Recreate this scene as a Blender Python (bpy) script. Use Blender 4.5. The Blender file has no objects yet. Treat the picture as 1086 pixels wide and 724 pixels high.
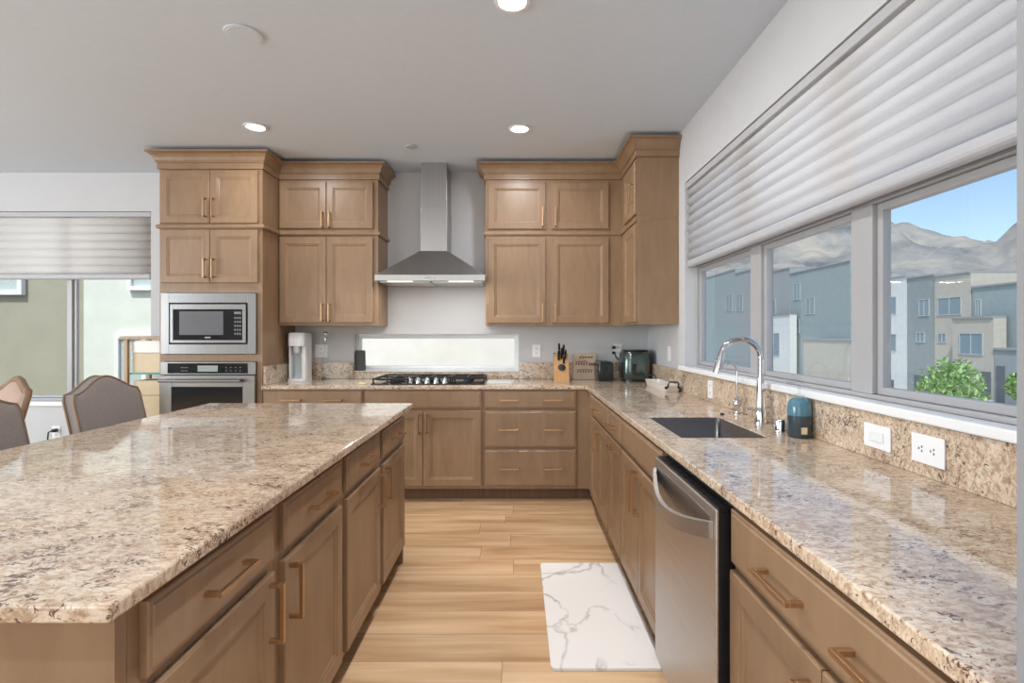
import bpy, bmesh, math, random
from mathutils import Vector, Matrix, noise
PI = math.pi
random.seed(7)
S = bpy.context.scene
COL = S.collection

# ------------------------------------------------------------------ camera, light, exposure
F = 550.0                                     # focal length in pixels of a 1086 x 724 frame
CAMZ = 1.32
cam = bpy.data.cameras.new('camera'); co = bpy.data.objects.new('camera', cam); COL.objects.link(co)
cam.sensor_width = 36.0; cam.lens = 36.0 * F / 1086.0
cam.shift_x = -5.0 / 1086.0; cam.shift_y = -8.0 / 1086.0
cam.clip_start = 0.05; cam.clip_end = 5000
co.location = (0, 0, CAMZ); co.rotation_euler = (PI/2, 0, 0)
S.camera = co
vs = S.view_settings
vs.view_transform = 'Standard'; vs.look = 'None'; vs.gamma = 1.0; vs.use_curve_mapping = False
vs.exposure = 0.0

w = bpy.data.worlds.new('sky'); S.world = w; w.use_nodes = True
wn = w.node_tree.nodes; wl = w.node_tree.links
sky = wn.new('ShaderNodeTexSky'); sky.sky_type = 'NISHITA'; sky.sun_disc = False
sky.sun_elevation = math.radians(50); sky.sun_rotation = math.radians(215)
sky.air_density = 1.0; sky.dust_density = 1.5; sky.ozone_density = 1.5
bg = wn['Background']; bg.inputs['Strength'].default_value = 0.195
wl.new(sky.outputs[0], bg.inputs['Color'])

sl = bpy.data.lights.new('sun', 'SUN'); so = bpy.data.objects.new('sun', sl); COL.objects.link(so)
sl.energy = 3.6; sl.angle = 0.01; sl.color = (1, 0.95, 0.87)
so.rotation_euler = Vector((0.28, 0.60, -0.90)).to_track_quat('-Z', 'Y').to_euler()

def area(name, loc, aim, sx, sy, power, color=(1, 1, 1)):
    l = bpy.data.lights.new(name, 'AREA'); o = bpy.data.objects.new(name, l); COL.objects.link(o)
    l.shape = 'RECTANGLE'; l.size = sx; l.size_y = sy; l.energy = power; l.color = color
    o.location = loc; o.rotation_euler = Vector(aim).to_track_quat('-Z', 'Y').to_euler()
    return o
# added fill lights in unseen openings, behind the camera and in the left wall
area('rear_fill_light', (-2.4, -4.35, 1.25), (0, 1, 0.22), 5.4, 2.3, 85, (0.86, 0.94, 1.0))
area('left_fill_light', (-7.35, 0.2, 1.6), (1, 0, 0.28), 3.6, 1.8, 320, (0.86, 0.94, 1.0))

# ------------------------------------------------------------------ materials
def s2l(c):
    return tuple((v/255/12.92 if v/255 <= 0.04045 else ((v/255+0.055)/1.055)**2.4) for v in c) + (1,)
class NT:
    def __init__(s, name):
        s.m = bpy.data.materials.new(name); s.m.use_nodes = True
        s.n = s.m.node_tree.nodes; s.l = s.m.node_tree.links; s.b = s.n['Principled BSDF']
    def new(s, t, **k):
        n = s.n.new('ShaderNode' + t)
        for a, v in k.items(): setattr(n, a, v)
        return n
    def coords(s, scale=(1, 1, 1), rot=(0, 0, 0)):
        tc = s.new('TexCoord'); mp = s.new('Mapping'); s.l.new(tc.outputs['Object'], mp.inputs['Vector'])
        mp.inputs['Scale'].default_value = scale; mp.inputs['Rotation'].default_value = rot
        return mp.outputs[0]
    def noise(s, vec, scale, detail=4, rough=0.55, dist=0.0):
        n = s.new('TexNoise'); s.l.new(vec, n.inputs['Vector'])
        n.inputs['Scale'].default_value = scale; n.inputs['Detail'].default_value = detail
        n.inputs['Roughness'].default_value = rough; n.inputs['Distortion'].default_value = dist
        return n.outputs['Fac']
    def ramp(s, fac, stops):
        r = s.new('ValToRGB'); s.l.new(fac, r.inputs[0]); e = r.color_ramp.elements
        while len(e) < len(stops): e.new(0.5)
        for i, (p, c) in enumerate(stops): e[i].position = p; e[i].color = c if len(c) == 4 else c + (1,)
        return r.outputs[0]
    def mix(s, fac, a, b, mode='MIX'):
        m = s.new('MixRGB', blend_type=mode)
        for i, v in enumerate((fac, a, b)):
            if hasattr(v, 'is_linked'): s.l.new(v, m.inputs[i])
            else: m.inputs[i].default_value = v
        return m.outputs[0]
    def bump(s, h, strength, dist=0.002):
        b = s.new('Bump'); s.l.new(h, b.inputs['Height']); b.inputs['Strength'].default_value = strength
        b.inputs['Distance'].default_value = dist; s.l.new(b.outputs[0], s.b.inputs['Normal'])
    def col(s, c):
        if hasattr(c, 'is_linked'): s.l.new(c, s.b.inputs['Base Color'])
        else: s.b.inputs['Base Color'].default_value = c
        return s
    def set(s, **k):
        for a, v in k.items(): s.b.inputs[a.replace('_', ' ')].default_value = v
        return s
def simple(name, rgb, rough=0.5, metal=0.0, var=0.06, scale=20):
    t = NT(name); c = s2l(rgb)
    f = t.noise(t.coords(), scale, 3)
    lo = tuple(v*(1-var) for v in c[:3]); hi = tuple(min(1, v*(1+var)) for v in c[:3])
    t.col(t.ramp(f, [(0.3, lo), (0.7, hi)])); t.set(Roughness=rough, Metallic=metal)
    return t.m
def wood(name, a, b, c, rough=0.36, grain=(28, 28, 1.6)):
    t = NT(name); v = t.coords(grain)
    f1 = t.noise(v, 1.6, 5, 0.6, 0.6); f2 = t.noise(t.coords((3, 3, 1.2)), 1.4, 3)
    col = t.ramp(f1, [(0.25, s2l(a)), (0.55, s2l(b)), (0.8, s2l(c))])
    col = t.mix(0.35, col, t.ramp(f2, [(0.3, (0.62, 0.62, 0.62)), (0.7, (1, 1, 1))]), 'MULTIPLY')
    t.col(col); t.set(Roughness=rough); t.bump(f1, 0.06, 0.001)
    return t.m
def granite(name):
    t = NT(name); v = t.coords((0.75, 1.25, 1.0), (0, 0, 0.5)); v1 = t.coords()
    big = t.noise(v, 5, 4, 0.6, 0.8); mid = t.noise(v, 52, 5, 0.65, 1.0); fine = t.noise(v1, 150, 3, 0.6)
    base = t.ramp(mid, [(0.28, s2l((150, 124, 104))), (0.43, s2l((196, 172, 148))), (0.56, s2l((222, 206, 186))), (0.75, s2l((234, 226, 214)))])
    base = t.mix(0.5, base, t.ramp(big, [(0.3, s2l((206, 186, 170))), (0.55, s2l((250, 246, 240))), (0.75, s2l((230, 210, 182)))]), 'MULTIPLY')
    sp = t.noise(v, 72, 4, 0.7, 1.4); cl = t.noise(v1, 9, 3, 0.6)
    add = t.new('Math', operation='MULTIPLY_ADD'); t.l.new(cl, add.inputs[0]); add.inputs[1].default_value = 0.45; t.l.new(sp, add.inputs[2])
    dark = t.ramp(add.outputs[0], [(0.0, (0, 0, 0)), (0.80, (0, 0, 0)), (0.86, (1, 1, 1)), (1, (1, 1, 1))])
    base = t.mix(dark, base, s2l((92, 70, 62)))
    fk = t.ramp(fine, [(0.62, (0, 0, 0)), (0.70, (0.8, 0.8, 0.8))])
    base = t.mix(fk, base, s2l((128, 100, 80)))
    t.col(base); t.set(Roughness=0.07, IOR=1.55); t.b.inputs['Specular IOR Level'].default_value = 0.6
    return t.m
def steel(name, rgb, rough=0.3, stretch=(2, 2, 260)):
    t = NT(name); f = t.noise(t.coords(stretch), 1.0, 2)
    c = s2l(rgb)[:3]
    t.col(t.ramp(f, [(0.3, tuple(x*0.88 for x in c)), (0.7, c)])); t.set(Metallic=1.0, Roughness=rough)
    return t.m
def glassy(name, tint=(1, 1, 1), ior=1.45, rough=0.0):
    t = NT(name); n = t.n; n.remove(t.b)
    g = t.new('BsdfGlossy'); g.inputs['Roughness'].default_value = rough
    tr = t.new('BsdfTransparent'); tr.inputs['Color'].default_value = tuple(tint) + (1,)
    fr = t.new('Fresnel'); fr.inputs['IOR'].default_value = ior
    ge = t.new('NewGeometry'); inv = t.new('Math', operation='SUBTRACT'); inv.inputs[0].default_value = 1.0; t.l.new(ge.outputs['Backfacing'], inv.inputs[1])
    fm = t.new('Math', operation='MULTIPLY'); t.l.new(fr.outputs[0], fm.inputs[0]); t.l.new(inv.outputs[0], fm.inputs[1])
    mx = t.new('MixShader'); t.l.new(fm.outputs[0], mx.inputs[0]); t.l.new(tr.outputs[0], mx.inputs[1]); t.l.new(g.outputs[0], mx.inputs[2])
    t.l.new(mx.outputs[0], n['Material Output'].inputs[0])
    return t.m
def emit(name, rgb, s):
    t = NT(name); t.set(); t.b.inputs['Emission Color'].default_value = s2l(rgb); t.b.inputs['Emission Strength'].default_value = s
    t.b.inputs['Base Color'].default_value = s2l((240, 240, 240)); return t.m

M = {}
M['wall'] = simple('wall_paint', (202, 202, 203), 0.75, 0, 0.015, 6)
M['ceiling'] = simple('ceiling_paint', (210, 219, 229), 0.85, 0, 0.015, 30)
M['wall_grey'] = simple('wall_return_grey', (142, 143, 146), 0.6, 0, 0.01)  # wall return coloured darker than the other walls
M['white'] = simple('white_trim_paint', (238, 238, 238), 0.4, 0, 0.01)
M['vinyl'] = simple('window_vinyl', (172, 171, 172), 0.4, 0, 0.01)  # frame colour darkened to carry its backlit shade
M['wood'] = wood('cabinet_wood', (140, 111, 84), (150, 121, 93), (160, 131, 102), 0.36, (9, 9, 2.2))
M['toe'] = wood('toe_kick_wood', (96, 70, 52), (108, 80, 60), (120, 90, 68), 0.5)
M['ends'] = wood('cabinet_edge_wood', (84, 56, 42), (94, 64, 48), (106, 74, 56), 0.5)
M['frame'] = wood('chair_wood', (124, 98, 74), (142, 114, 88), (156, 128, 100), 0.5)
M['blockwood'] = wood('knife_block_wood', (190, 140, 88), (206, 156, 102), (216, 170, 118), 0.45)
M['rackwood'] = wood('rack_wood', (168, 138, 104), (188, 158, 122), (200, 172, 136), 0.5)
M['plaquewood'] = wood('plaque_wood', (206, 182, 154), (216, 194, 168), (224, 204, 180), 0.6)
M['granite'] = granite('granite')
M['brass'] = simple('bronze_pull', (192, 158, 124), 0.34, 1.0, 0.05, 60)
M['steel'] = steel('brushed_steel', (204, 202, 200), 0.40)
M['steel_d'] = steel('brushed_steel_oven', (148, 146, 144), 0.30, (260, 2, 2))
M['steel_h'] = steel('brushed_steel_hood', (176, 174, 173), 0.34, (260, 2, 2))
M['sinksteel'] = steel('sink_steel', (118, 118, 120), 0.38, (2, 200, 2))
M['chrome'] = simple('chrome', (214, 215, 218), 0.08, 1.0, 0.01)
M['black'] = simple('black_plastic', (24, 24, 26), 0.35, 0, 0.1)
M['iron'] = simple('cast_iron', (38, 38, 40), 0.55, 0, 0.1)
M['ovenglass'] = simple('dark_oven_glass', (26, 27, 30), 0.06, 0, 0.05)
M['microglass'] = simple('microwave_window', (118, 119, 122), 0.15, 0.3, 0.02)
M['display'] = simple('oven_display', (150, 160, 152), 0.3, 0, 0.02)
M['greyplastic'] = simple('grey_plastic', (120, 120, 120), 0.5)
M['linen'] = simple('chair_linen', (142, 132, 128), 0.9, 0, 0.12, 160)
M['linen_warm'] = simple('chair_linen_warm', (176, 150, 134), 0.9, 0, 0.12, 160)
M['white_plastic'] = simple('white_plastic', (236, 237, 238), 0.3, 0, 0.01)
M['outlet'] = simple('outlet_plastic', (242, 242, 242), 0.35, 0, 0.01)
M['slot'] = simple('outlet_slot', (60, 60, 60), 0.6)
M['charcoal'] = simple('charcoal_fabric', (86, 88, 86), 0.8, 0, 0.15, 200)
M['fryer'] = simple('fryer_green_grey', (92, 104, 100), 0.22, 0.75, 0.05)
M['toaster'] = simple('toaster_dark', (52, 57, 58), 0.2, 0.5, 0.1)
M['teal'] = simple('teal_soap', (84, 126, 142), 0.12, 0, 0.15, 40)
M['slate'] = simple('slate_soap', (60, 72, 78), 0.25, 0, 0.1, 40)
M['ceramic'] = simple('white_ceramic', (232, 226, 218), 0.25, 0, 0.02)
M['cream'] = simple('cream_board', (222, 202, 168), 0.6, 0, 0.04)
M['teal_glass'] = simple('green_glass_edge', (96, 168, 156), 0.2)
M['red_ink'] = simple('red_brown_ink', (128, 76, 72), 0.7)
M['sponge'] = simple('pale_yellow_sponge', (222, 206, 150), 0.9, 0, 0.1, 90)
M['marbleboard'] = simple('grey_marble_board', (196, 194, 192), 0.3, 0, 0.08, 30)
M['lamp'] = emit('lamp_lens', (255, 250, 240), 9.0)
M['hood_glow'] = emit('hood_fill', (255, 250, 235), 1.2)  # glow of the hood strips, imitating a pale reflection
M['glass'] = glassy('window_glass', (0.96, 0.985, 0.985))
M['glass_low'] = glassy('coated_window_glass', (0.97, 0.985, 0.98), 1.035)
M['clear'] = glassy('clear_glass', (0.93, 0.95, 0.95), 1.25)

def floor_mat():
    t = NT('oak_planks'); v = t.coords()
    PWd, PL_ = 0.19, 1.45
    def m(op, a, b=None, c=None):
        n = t.new('Math', operation=op)
        for i, q in enumerate((a, b, c)):
            if q is None: continue
            if hasattr(q, 'is_linked'): t.l.new(q, n.inputs[i])
            else: n.inputs[i].default_value = q
        return n.outputs[0]
    sp = t.new('SeparateXYZ'); t.l.new(v, sp.inputs[0]); x, y = sp.outputs[0], sp.outputs[1]
    yr = m('DIVIDE', y, PWd); row = m('FLOOR', yr)
    wn1 = t.new('TexWhiteNoise', noise_dimensions='1D'); t.l.new(row, wn1.inputs['W'])
    xr = m('ADD', m('DIVIDE', x, PL_), m('MULTIPLY', wn1.outputs['Value'], 7.3)); pk = m('FLOOR', xr)
    cb = t.new('CombineXYZ'); t.l.new(row, cb.inputs[0]); t.l.new(pk, cb.inputs[1])
    wn2 = t.new('TexWhiteNoise', noise_dimensions='2D'); t.l.new(cb.outputs[0], wn2.inputs['Vector'])
    off = t.new('VectorMath', operation='MULTIPLY_ADD'); t.l.new(wn2.outputs['Color'], off.inputs[0]); off.inputs[1].default_value = (11, 17, 3); t.l.new(v, off.inputs[2])
    mp = t.new('Mapping'); t.l.new(off.outputs[0], mp.inputs['Vector']); mp.inputs['Scale'].default_value = (0.8, 9, 1)
    g = t.noise(mp.outputs[0], 1.0, 4, 0.55, 0.4)
    mp2 = t.new('Mapping'); t.l.new(off.outputs[0], mp2.inputs['Vector']); mp2.inputs['Scale'].default_value = (3, 80, 1)
    g2 = t.noise(mp2.outputs[0], 1.0, 4, 0.6)
    col = t.ramp(g, [(0.28, s2l((168, 128, 92))), (0.45, s2l((200, 161, 120))), (0.6, s2l((218, 183, 144))), (0.8, s2l((230, 200, 164)))])
    col = t.mix(0.16, col, t.ramp(g2, [(0.3, (0.6, 0.6, 0.6)), (0.65, (1, 1, 1))]), 'MULTIPLY')
    col = t.mix(0.30, col, t.ramp(wn2.outputs['Value'], [(0, (0.62, 0.57, 0.52)), (0.6, (1, 1, 1))]), 'MULTIPLY')
    def edge(r, wd): return m('LESS_THAN', m('MINIMUM', m('FRACT', r), m('SUBTRACT', 1.0, m('FRACT', r))), wd)
    seam = m('MAXIMUM', edge(yr, 0.008), edge(xr, 0.0011))
    col = t.mix(m('MULTIPLY', seam, 0.7), col, s2l((128, 94, 64)))
    t.col(col); t.set(Roughness=0.36)
    t.bump(g2, 0.04, 0.001)
    return t.m
M['floor'] = floor_mat()
def marble_mat():
    t = NT('marble_mat'); v = t.coords((1, 1, 1))
    n = t.noise(v, 2.2, 5, 0.5, 0.5)
    d = t.new('Math', operation='ABSOLUTE'); s_ = t.new('Math', operation='SUBTRACT'); t.l.new(n, s_.inputs[0]); s_.inputs[1].default_value = 0.5; t.l.new(s_.outputs[0], d.inputs[0])
    m = t.noise(v, 3.0, 3)
    vein = t.ramp(d.outputs[0], [(0.0, (1, 1, 1)), (0.017, (0, 0, 0))])
    gate = t.ramp(m, [(0.40, (0, 0, 0)), (0.58, (0.8, 0.8, 0.8))])
    f = t.mix(1.0, vein, gate, 'MULTIPLY')
    t.col(t.mix(f, s2l((232, 227, 222)), s2l((150, 142, 136)))); t.set(Roughness=0.45)
    return t.m
M['mat'] = marble_mat()
def shade_mat():
    t = NT('shade_fabric'); n = t.n
    f = t.noise(t.coords((1, 1, 1)), 300, 2)
    c = t.ramp(f, [(0.3, s2l((243, 241, 240))), (0.7, s2l((251, 249, 248)))])
    d = t.new('BsdfDiffuse'); tr = t.new('BsdfTranslucent'); t.l.new(c, d.inputs['Color']); t.l.new(c, tr.inputs['Color'])
    mx = t.new('MixShader'); mx.inputs[0].default_value = 0.70
    t.l.new(d.outputs[0], mx.inputs[1]); t.l.new(tr.outputs[0], mx.inputs[2]); t.l.new(mx.outputs[0], n['Material Output'].inputs[0])
    n.remove(t.b); return t.m
M['shade'] = shade_mat()
M['rail'] = simple('shade_rail', (184, 184, 187), 0.5, 0, 0.01)
def rock():
    t = NT('mountain_rock'); v = t.coords((1, 1, 2))
    f = t.noise(v, 0.012, 7, 0.65, 0.5); g = t.noise(v, 0.05, 5, 0.6)
    c = t.ramp(f, [(0.3, s2l((92, 100, 108))), (0.5, s2l((146, 146, 144))), (0.7, s2l((178, 170, 158)))])
    c = t.mix(0.35, c, t.ramp(g, [(0.3, (0.6, 0.62, 0.65)), (0.7, (1, 1, 1))]), 'MULTIPLY')
    t.col(c); t.set(Roughness=0.95); return t.m
M['rock'] = rock()
for k, c in dict(stucco_beige=(168, 166, 148), stucco_mint=(222, 228, 218), stucco_cream=(232, 229, 222), stucco_blue=(138, 148, 150), stucco_tan=(178, 175, 166),
                 stucco_white=(206, 210, 210), stucco_grey=(146, 154, 158), stucco_teal=(142, 157, 160), roofing=(140, 146, 150)).items():
    M[k] = simple(k, c, 0.9, 0, 0.05, 3)
M['housewindow'] = simple('house_window_glass', (124, 144, 156), 0.12, 0, 0.05)
M['houseframe'] = simple('house_window_frame', (170, 178, 182), 0.5)
M['paleglass'] = simple('pale_house_glass', (186, 200, 200), 0.15)
M['housedoor'] = simple('house_door', (96, 104, 110), 0.5)
M['asphalt'] = simple('pale_concrete', (188, 184, 178), 0.9, 0, 0.1, 5)
M['leaf'] = simple('leaf', (156, 190, 126), 0.6, 0, 0.3, 8)
M['bark'] = simple('bark', (110, 92, 76), 0.9)
M['carpaint'] = simple('car_paint', (176, 190, 200), 0.25, 0.3, 0.02)
M['tyre'] = simple('tyre', (36, 36, 38), 0.8)

# ------------------------------------------------------------------ mesh helpers
def new(): return bmesh.new()
def bx(bm, x0, x1, y0, y1, z0, z1, bev=0.0, seg=2):
    vs_ = [bm.verts.new((x, y, z)) for z in (z0, z1) for y in (y0, y1) for x in (x0, x1)]
    fs = [bm.faces.new([vs_[i] for i in q]) for q in ((0, 2, 3, 1), (4, 5, 7, 6), (0, 1, 5, 4), (2, 6, 7, 3), (0, 4, 6, 2), (1, 3, 7, 5))]
    if bev > 0:
        es = list({e for f in fs for e in f.edges})
        bmesh.ops.bevel(bm, geom=es, offset=bev, segments=seg, affect='EDGES', profile=0.5)
def ring(c, n, r, seg, up=None):
    n = n.normalized(); a = up or (Vector((0, 0, 1)) if abs(n.z) < 0.9 else Vector((1, 0, 0)))
    u = n.cross(a).normalized(); v = n.cross(u).normalized()
    return [c + u*r*math.cos(2*PI*i/seg) + v*r*math.sin(2*PI*i/seg) for i in range(seg)]
def tube(bm, pts, r, seg=12, cap=True, square=False):
    pts = [Vector(p) for p in pts]; rr = r if isinstance(r, (list, tuple)) else [r]*len(pts)
    loops = []; prev = None
    for i, p in enumerate(pts):
        d = (pts[min(i+1, len(pts)-1)] - pts[max(i-1, 0)])
        d.normalize()
        if prev is None:
            a = Vector((0, 0, 1)) if abs(d.z) < 0.9 else Vector((1, 0, 0)); u = d.cross(a).normalized()
        else:
            u = prev - d*prev.dot(d); u.normalize()
        prev = u; v = d.cross(u)
        off = PI/4 if square else 0
        loops.append([bm.verts.new(p + (u*math.cos(2*PI*k/seg+off) + v*math.sin(2*PI*k/seg+off))*rr[i]) for k in range(seg)])
    for a, b in zip(loops, loops[1:]):
        for k in range(seg): bm.faces.new((a[k], a[(k+1) % seg], b[(k+1) % seg], b[k]))
    if cap: bm.faces.new(loops[0][::-1]); bm.faces.new(loops[-1])
def lathe(bm, prof, c=(0, 0), seg=32):
    """prof: (r, z) from bottom to top, closed with caps."""
    L = []
    for r, z in prof:
        r = max(r, 1e-4)
        L.append([bm.verts.new((c[0]+r*math.cos(2*PI*k/seg), c[1]+r*math.sin(2*PI*k/seg), z)) for k in range(seg)])
    for a, b in zip(L, L[1:]):
        for k in range(seg): bm.faces.new((a[k], a[(k+1) % seg], b[(k+1) % seg], b[k]))
    bm.faces.new(L[0][::-1]); bm.faces.new(L[-1])
def prism(bm, poly, axis, a0, a1):
    """poly of 2D points extruded along axis: 'x' (poly=(y,z)), 'y' (poly=(x,z)), 'z' (poly=(x,y))"""
    def P(p, a): return {'x': (a, p[0], p[1]), 'y': (p[0], a, p[1]), 'z': (p[0], p[1], a)}[axis]
    A = [bm.verts.new(P(p, a0)) for p in poly]; B = [bm.verts.new(P(p, a1)) for p in poly]
    n = len(poly)
    for k in range(n): bm.faces.new((A[k], A[(k+1) % n], B[(k+1) % n], B[k]))
    bm.faces.new(A[::-1]); bm.faces.new(B)
def rpoly(x0, x1, y0, y1, r, seg=5):
    P = []
    for cx, cy, a in ((x1-r, y1-r, 0), (x0+r, y1-r, PI/2), (x0+r, y0+r, PI), (x1-r, y0+r, 3*PI/2)):
        for k in range(seg+1): P.append((cx+r*math.cos(a+PI/2*k/seg), cy+r*math.sin(a+PI/2*k/seg)))
    return P
def loft(bm, loops, cap=True):
    L = [[bm.verts.new(p) for p in lp] for lp in loops]; n = len(L[0])
    for a, b in zip(L, L[1:]):
        for k in range(n): bm.faces.new((a[k], a[(k+1) % n], b[(k+1) % n], b[k]))
    if cap: bm.faces.new(L[0][::-1]); bm.faces.new(L[-1])
def cells(bm, xs, ys, filled, z0, z1, bev=0.003):
    V = {}
    def v(i, j, k):
        if (i, j, k) not in V: V[(i, j, k)] = bm.verts.new((xs[i], ys[j], (z0, z1)[k]))
        return V[(i, j, k)]
    nx, ny = len(xs)-1, len(ys)-1
    ok = lambda i, j: 0 <= i < nx and 0 <= j < ny and filled(i, j)
    for i in range(nx):
        for j in range(ny):
            if not ok(i, j): continue
            bm.faces.new((v(i, j, 1), v(i+1, j, 1), v(i+1, j+1, 1), v(i, j+1, 1)))
            bm.faces.new((v(i, j, 0), v(i, j+1, 0), v(i+1, j+1, 0), v(i+1, j, 0)))
            if not ok(i, j-1): bm.faces.new((v(i, j, 0), v(i+1, j, 0), v(i+1, j, 1), v(i, j, 1)))
            if not ok(i, j+1): bm.faces.new((v(i+1, j+1, 0), v(i, j+1, 0), v(i, j+1, 1), v(i+1, j+1, 1)))
            if not ok(i-1, j): bm.faces.new((v(i, j+1, 0), v(i, j, 0), v(i, j, 1), v(i, j+1, 1)))
            if not ok(i+1, j): bm.faces.new((v(i+1, j, 0), v(i+1, j+1, 0), v(i+1, j+1, 1), v(i+1, j, 1)))
    if bev:
        bm.normal_update()
        es = [e for e in bm.edges if len(e.link_faces) == 2 and e.calc_face_angle() > 0.8]
        bmesh.ops.bevel(bm, geom=es, offset=bev, segments=2, affect='EDGES', profile=0.5)
def fin(name, bm, mat, parent=None, smooth=None, mats=None):
    bmesh.ops.recalc_face_normals(bm, faces=bm.faces)
    me = bpy.data.meshes.new(name); bm.to_mesh(me); bm.free()
    for m in (mats or [mat]): me.materials.append(M[m] if isinstance(m, str) else m)
    if smooth:
        for p in me.polygons: p.use_smooth = True
        try: me.set_sharp_from_angle(angle=math.radians(smooth))
        except Exception: pass
    o = bpy.data.objects.new(name, me); COL.objects.link(o)
    if parent: o.parent = parent
    return o
def tag(o, label, cat, group=None):
    o['label'] = label; o['category'] = cat
    if group: o['group'] = group
    return o
def thing(name, label, cat, loc=(0, 0, 0), rz=0.0, group=None):
    o = bpy.data.objects.new(name, None); o.empty_display_size = 0.05; COL.objects.link(o)
    o.location = loc; o.rotation_euler = (0, 0, rz)
    return tag(o, label, cat, group)
def struct(name, bm, mat, parent=None, **k):
    o = fin(name, bm, mat, parent, **k)
    if not parent: o['kind'] = 'structure'
    return o
def copy_tree(o, parent=None):
    c = o.copy(); COL.objects.link(c)
    if parent: c.parent = parent; c.matrix_parent_inverse = Matrix.Identity(4)
    for ch in list(o.children): copy_tree(ch, c)
    return c

# ------------------------------------------------------------------ room shell
XW, YW, ZC = 1.19, 4.70, 2.78            # right wall, back wall, ceiling
XL, YR = -7.2, -4.2
b = new(); bx(b, XL-0.15, XW+0.15, YR-0.15, YW+0.15, -0.1, 0.0); struct('floor', b, 'floor')
b = new(); bx(b, XL-0.15, XW+0.15, YR-0.15, YW+0.15, ZC, ZC+0.12); struct('ceiling', b, 'ceiling')
LWX0, LWX1, LWZ0, LWZ1 = -4.90, -3.315, 0.69, 2.43       # left window opening
CWX0, CWX1, CWZ0, CWZ1 = -1.475, 0.02, 0.978, 1.318      # low window behind the cooktop
T = 0.15
b = new()
bx(b, XL-T, LWX0, YW, YW+T, 0, ZC); bx(b, LWX1, CWX0, YW, YW+T, 0, ZC); bx(b, CWX1, XW+T, YW, YW+T, 0, ZC)
bx(b, LWX0, LWX1, YW, YW+T, 0, LWZ0); bx(b, LWX0, LWX1, YW, YW+T, LWZ1, ZC)
bx(b, CWX0, CWX1, YW, YW+T, 0, CWZ0); bx(b, CWX0, CWX1, YW, YW+T, CWZ1, ZC)
struct('wall_back', b, 'wall')
RY0, RY1, RZ0, RZ1 = 0.72, 3.667, 1.085, 2.39             # right window opening
b = new()
bx(b, XW, XW+T, RY1, YW, 0, ZC); bx(b, XW, XW+T, YR, RY0, 0, ZC)
bx(b, XW, XW+T, RY0, RY1, 0, RZ0); bx(b, XW, XW+T, RY0, RY1, RZ1, ZC)
struct('wall_right', b, 'wall')
b = new()
bx(b, XL-T, XL, YR, -1.7, 0, ZC); bx(b, XL-T, XL, 2.1, YW, 0, ZC); bx(b, XL-T, XL, -1.7, 2.1, 0, 0.6); bx(b, XL-T, XL, -1.7, 2.1, 2.6, ZC)
struct('wall_left', b, 'wall')
b = new()
bx(b, XL-T, -5.2, YR-T, YR, 0, ZC); bx(b, 0.4, XW+T, YR-T, YR, 0, ZC); bx(b, -5.2, 0.4, YR-T, YR, 2.45, ZC)
struct('wall_rear', b, 'wall')
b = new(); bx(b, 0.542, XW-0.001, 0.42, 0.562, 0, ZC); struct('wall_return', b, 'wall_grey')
b = new(); bx(b, XL+0.001, -2.83, YW-0.015, YW-0.0005, 0, 0.11, 0.003); struct('baseboard_back', b, 'white')

def casement(name, horiz, a0, a1, z0, z1, d0, fw, mull, mw, mat='vinyl', gl='glass'):
    """vinyl window: outer frame, mullions, sashes and glass. horiz 'x' -> in a wall facing -Y, 'y' -> in a wall facing -X."""
    def B(bm, p0, p1, q0, q1, r0, r1, bev=0.004):
        if horiz == 'x': bx(bm, p0, p1, q0, q1, r0, r1, bev)
        else: bx(bm, q0, q1, p0, p1, r0, r1, bev)
    fr = new(); D = 0.07
    B(fr, a0, a0+fw, d0, d0+D, z0, z1); B(fr, a1-fw, a1, d0, d0+D, z0, z1)
    B(fr, a0+fw, a1-fw, d0, d0+D, z0, z0+fw); B(fr, a0+fw, a1-fw, d0, d0+D, z1-fw, z1)
    edges = [a0+fw]
    for m in mull:
        B(fr, m-mw/2, m+mw/2, d0, d0+D, z0+fw, z1-fw); edges += [m-mw/2, m+mw/2]
    edges.append(a1-fw)
    root = struct(name, fr, mat)
    for i in range(0, len(edges), 2):
        p0, p1 = edges[i], edges[i+1]; sw = 0.028
        s = new()
        B(s, p0+.001, p0+sw, d0+0.018, d0+0.05, z0+fw+.001, z1-fw-.001, 0.003); B(s, p1-sw, p1-.001, d0+0.018, d0+0.05, z0+fw+.001, z1-fw-.001, 0.003)
        B(s, p0+sw, p1-sw, d0+0.018, d0+0.05, z0+fw+.001, z0+fw+sw, 0.003); B(s, p0+sw, p1-sw, d0+0.018, d0+0.05, z1-fw-sw, z1-fw-.001, 0.003)
        fin('sash', s, mat, root)
        g = new(); B(g, p0+sw-.005, p1-sw+.005, d0+0.031, d0+0.035, z0+fw+sw-.005, z1-fw-sw+.005, 0); fin('glass', g, gl, root)
    return root
w1 = casement('window_1', 'x', LWX0+.001, LWX1-.001, LWZ0+0.021, LWZ1-.001, YW+0.06, 0.022, [-4.10], 0.035, gl='glass_low')
b = new(); bx(b, LWX0-0.03, LWX1+0.03, YW-0.03, YW-0.0005, LWZ0-0.02, LWZ0+0.02, 0.004); bx(b, LWX0+.001, LWX1-.001, YW-.0005, YW+0.06, LWZ0+.0005, LWZ0+0.02); struct('window_sill_left', b, 'white')['kind'] = 'structure'
w2 = casement('window_2', 'x', CWX0+.001, CWX1-.001, CWZ0+0.009, CWZ1-.001, YW+0.075, 0.012, [], 0.03, 'white', 'glass_low')
b = new(); bx(b, CWX0+.001, CWX1-.001, YW-0.012, YW+0.075, CWZ0+.0005, CWZ0+0.008, 0.002); struct('window_sill_center', b, 'white')
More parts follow.
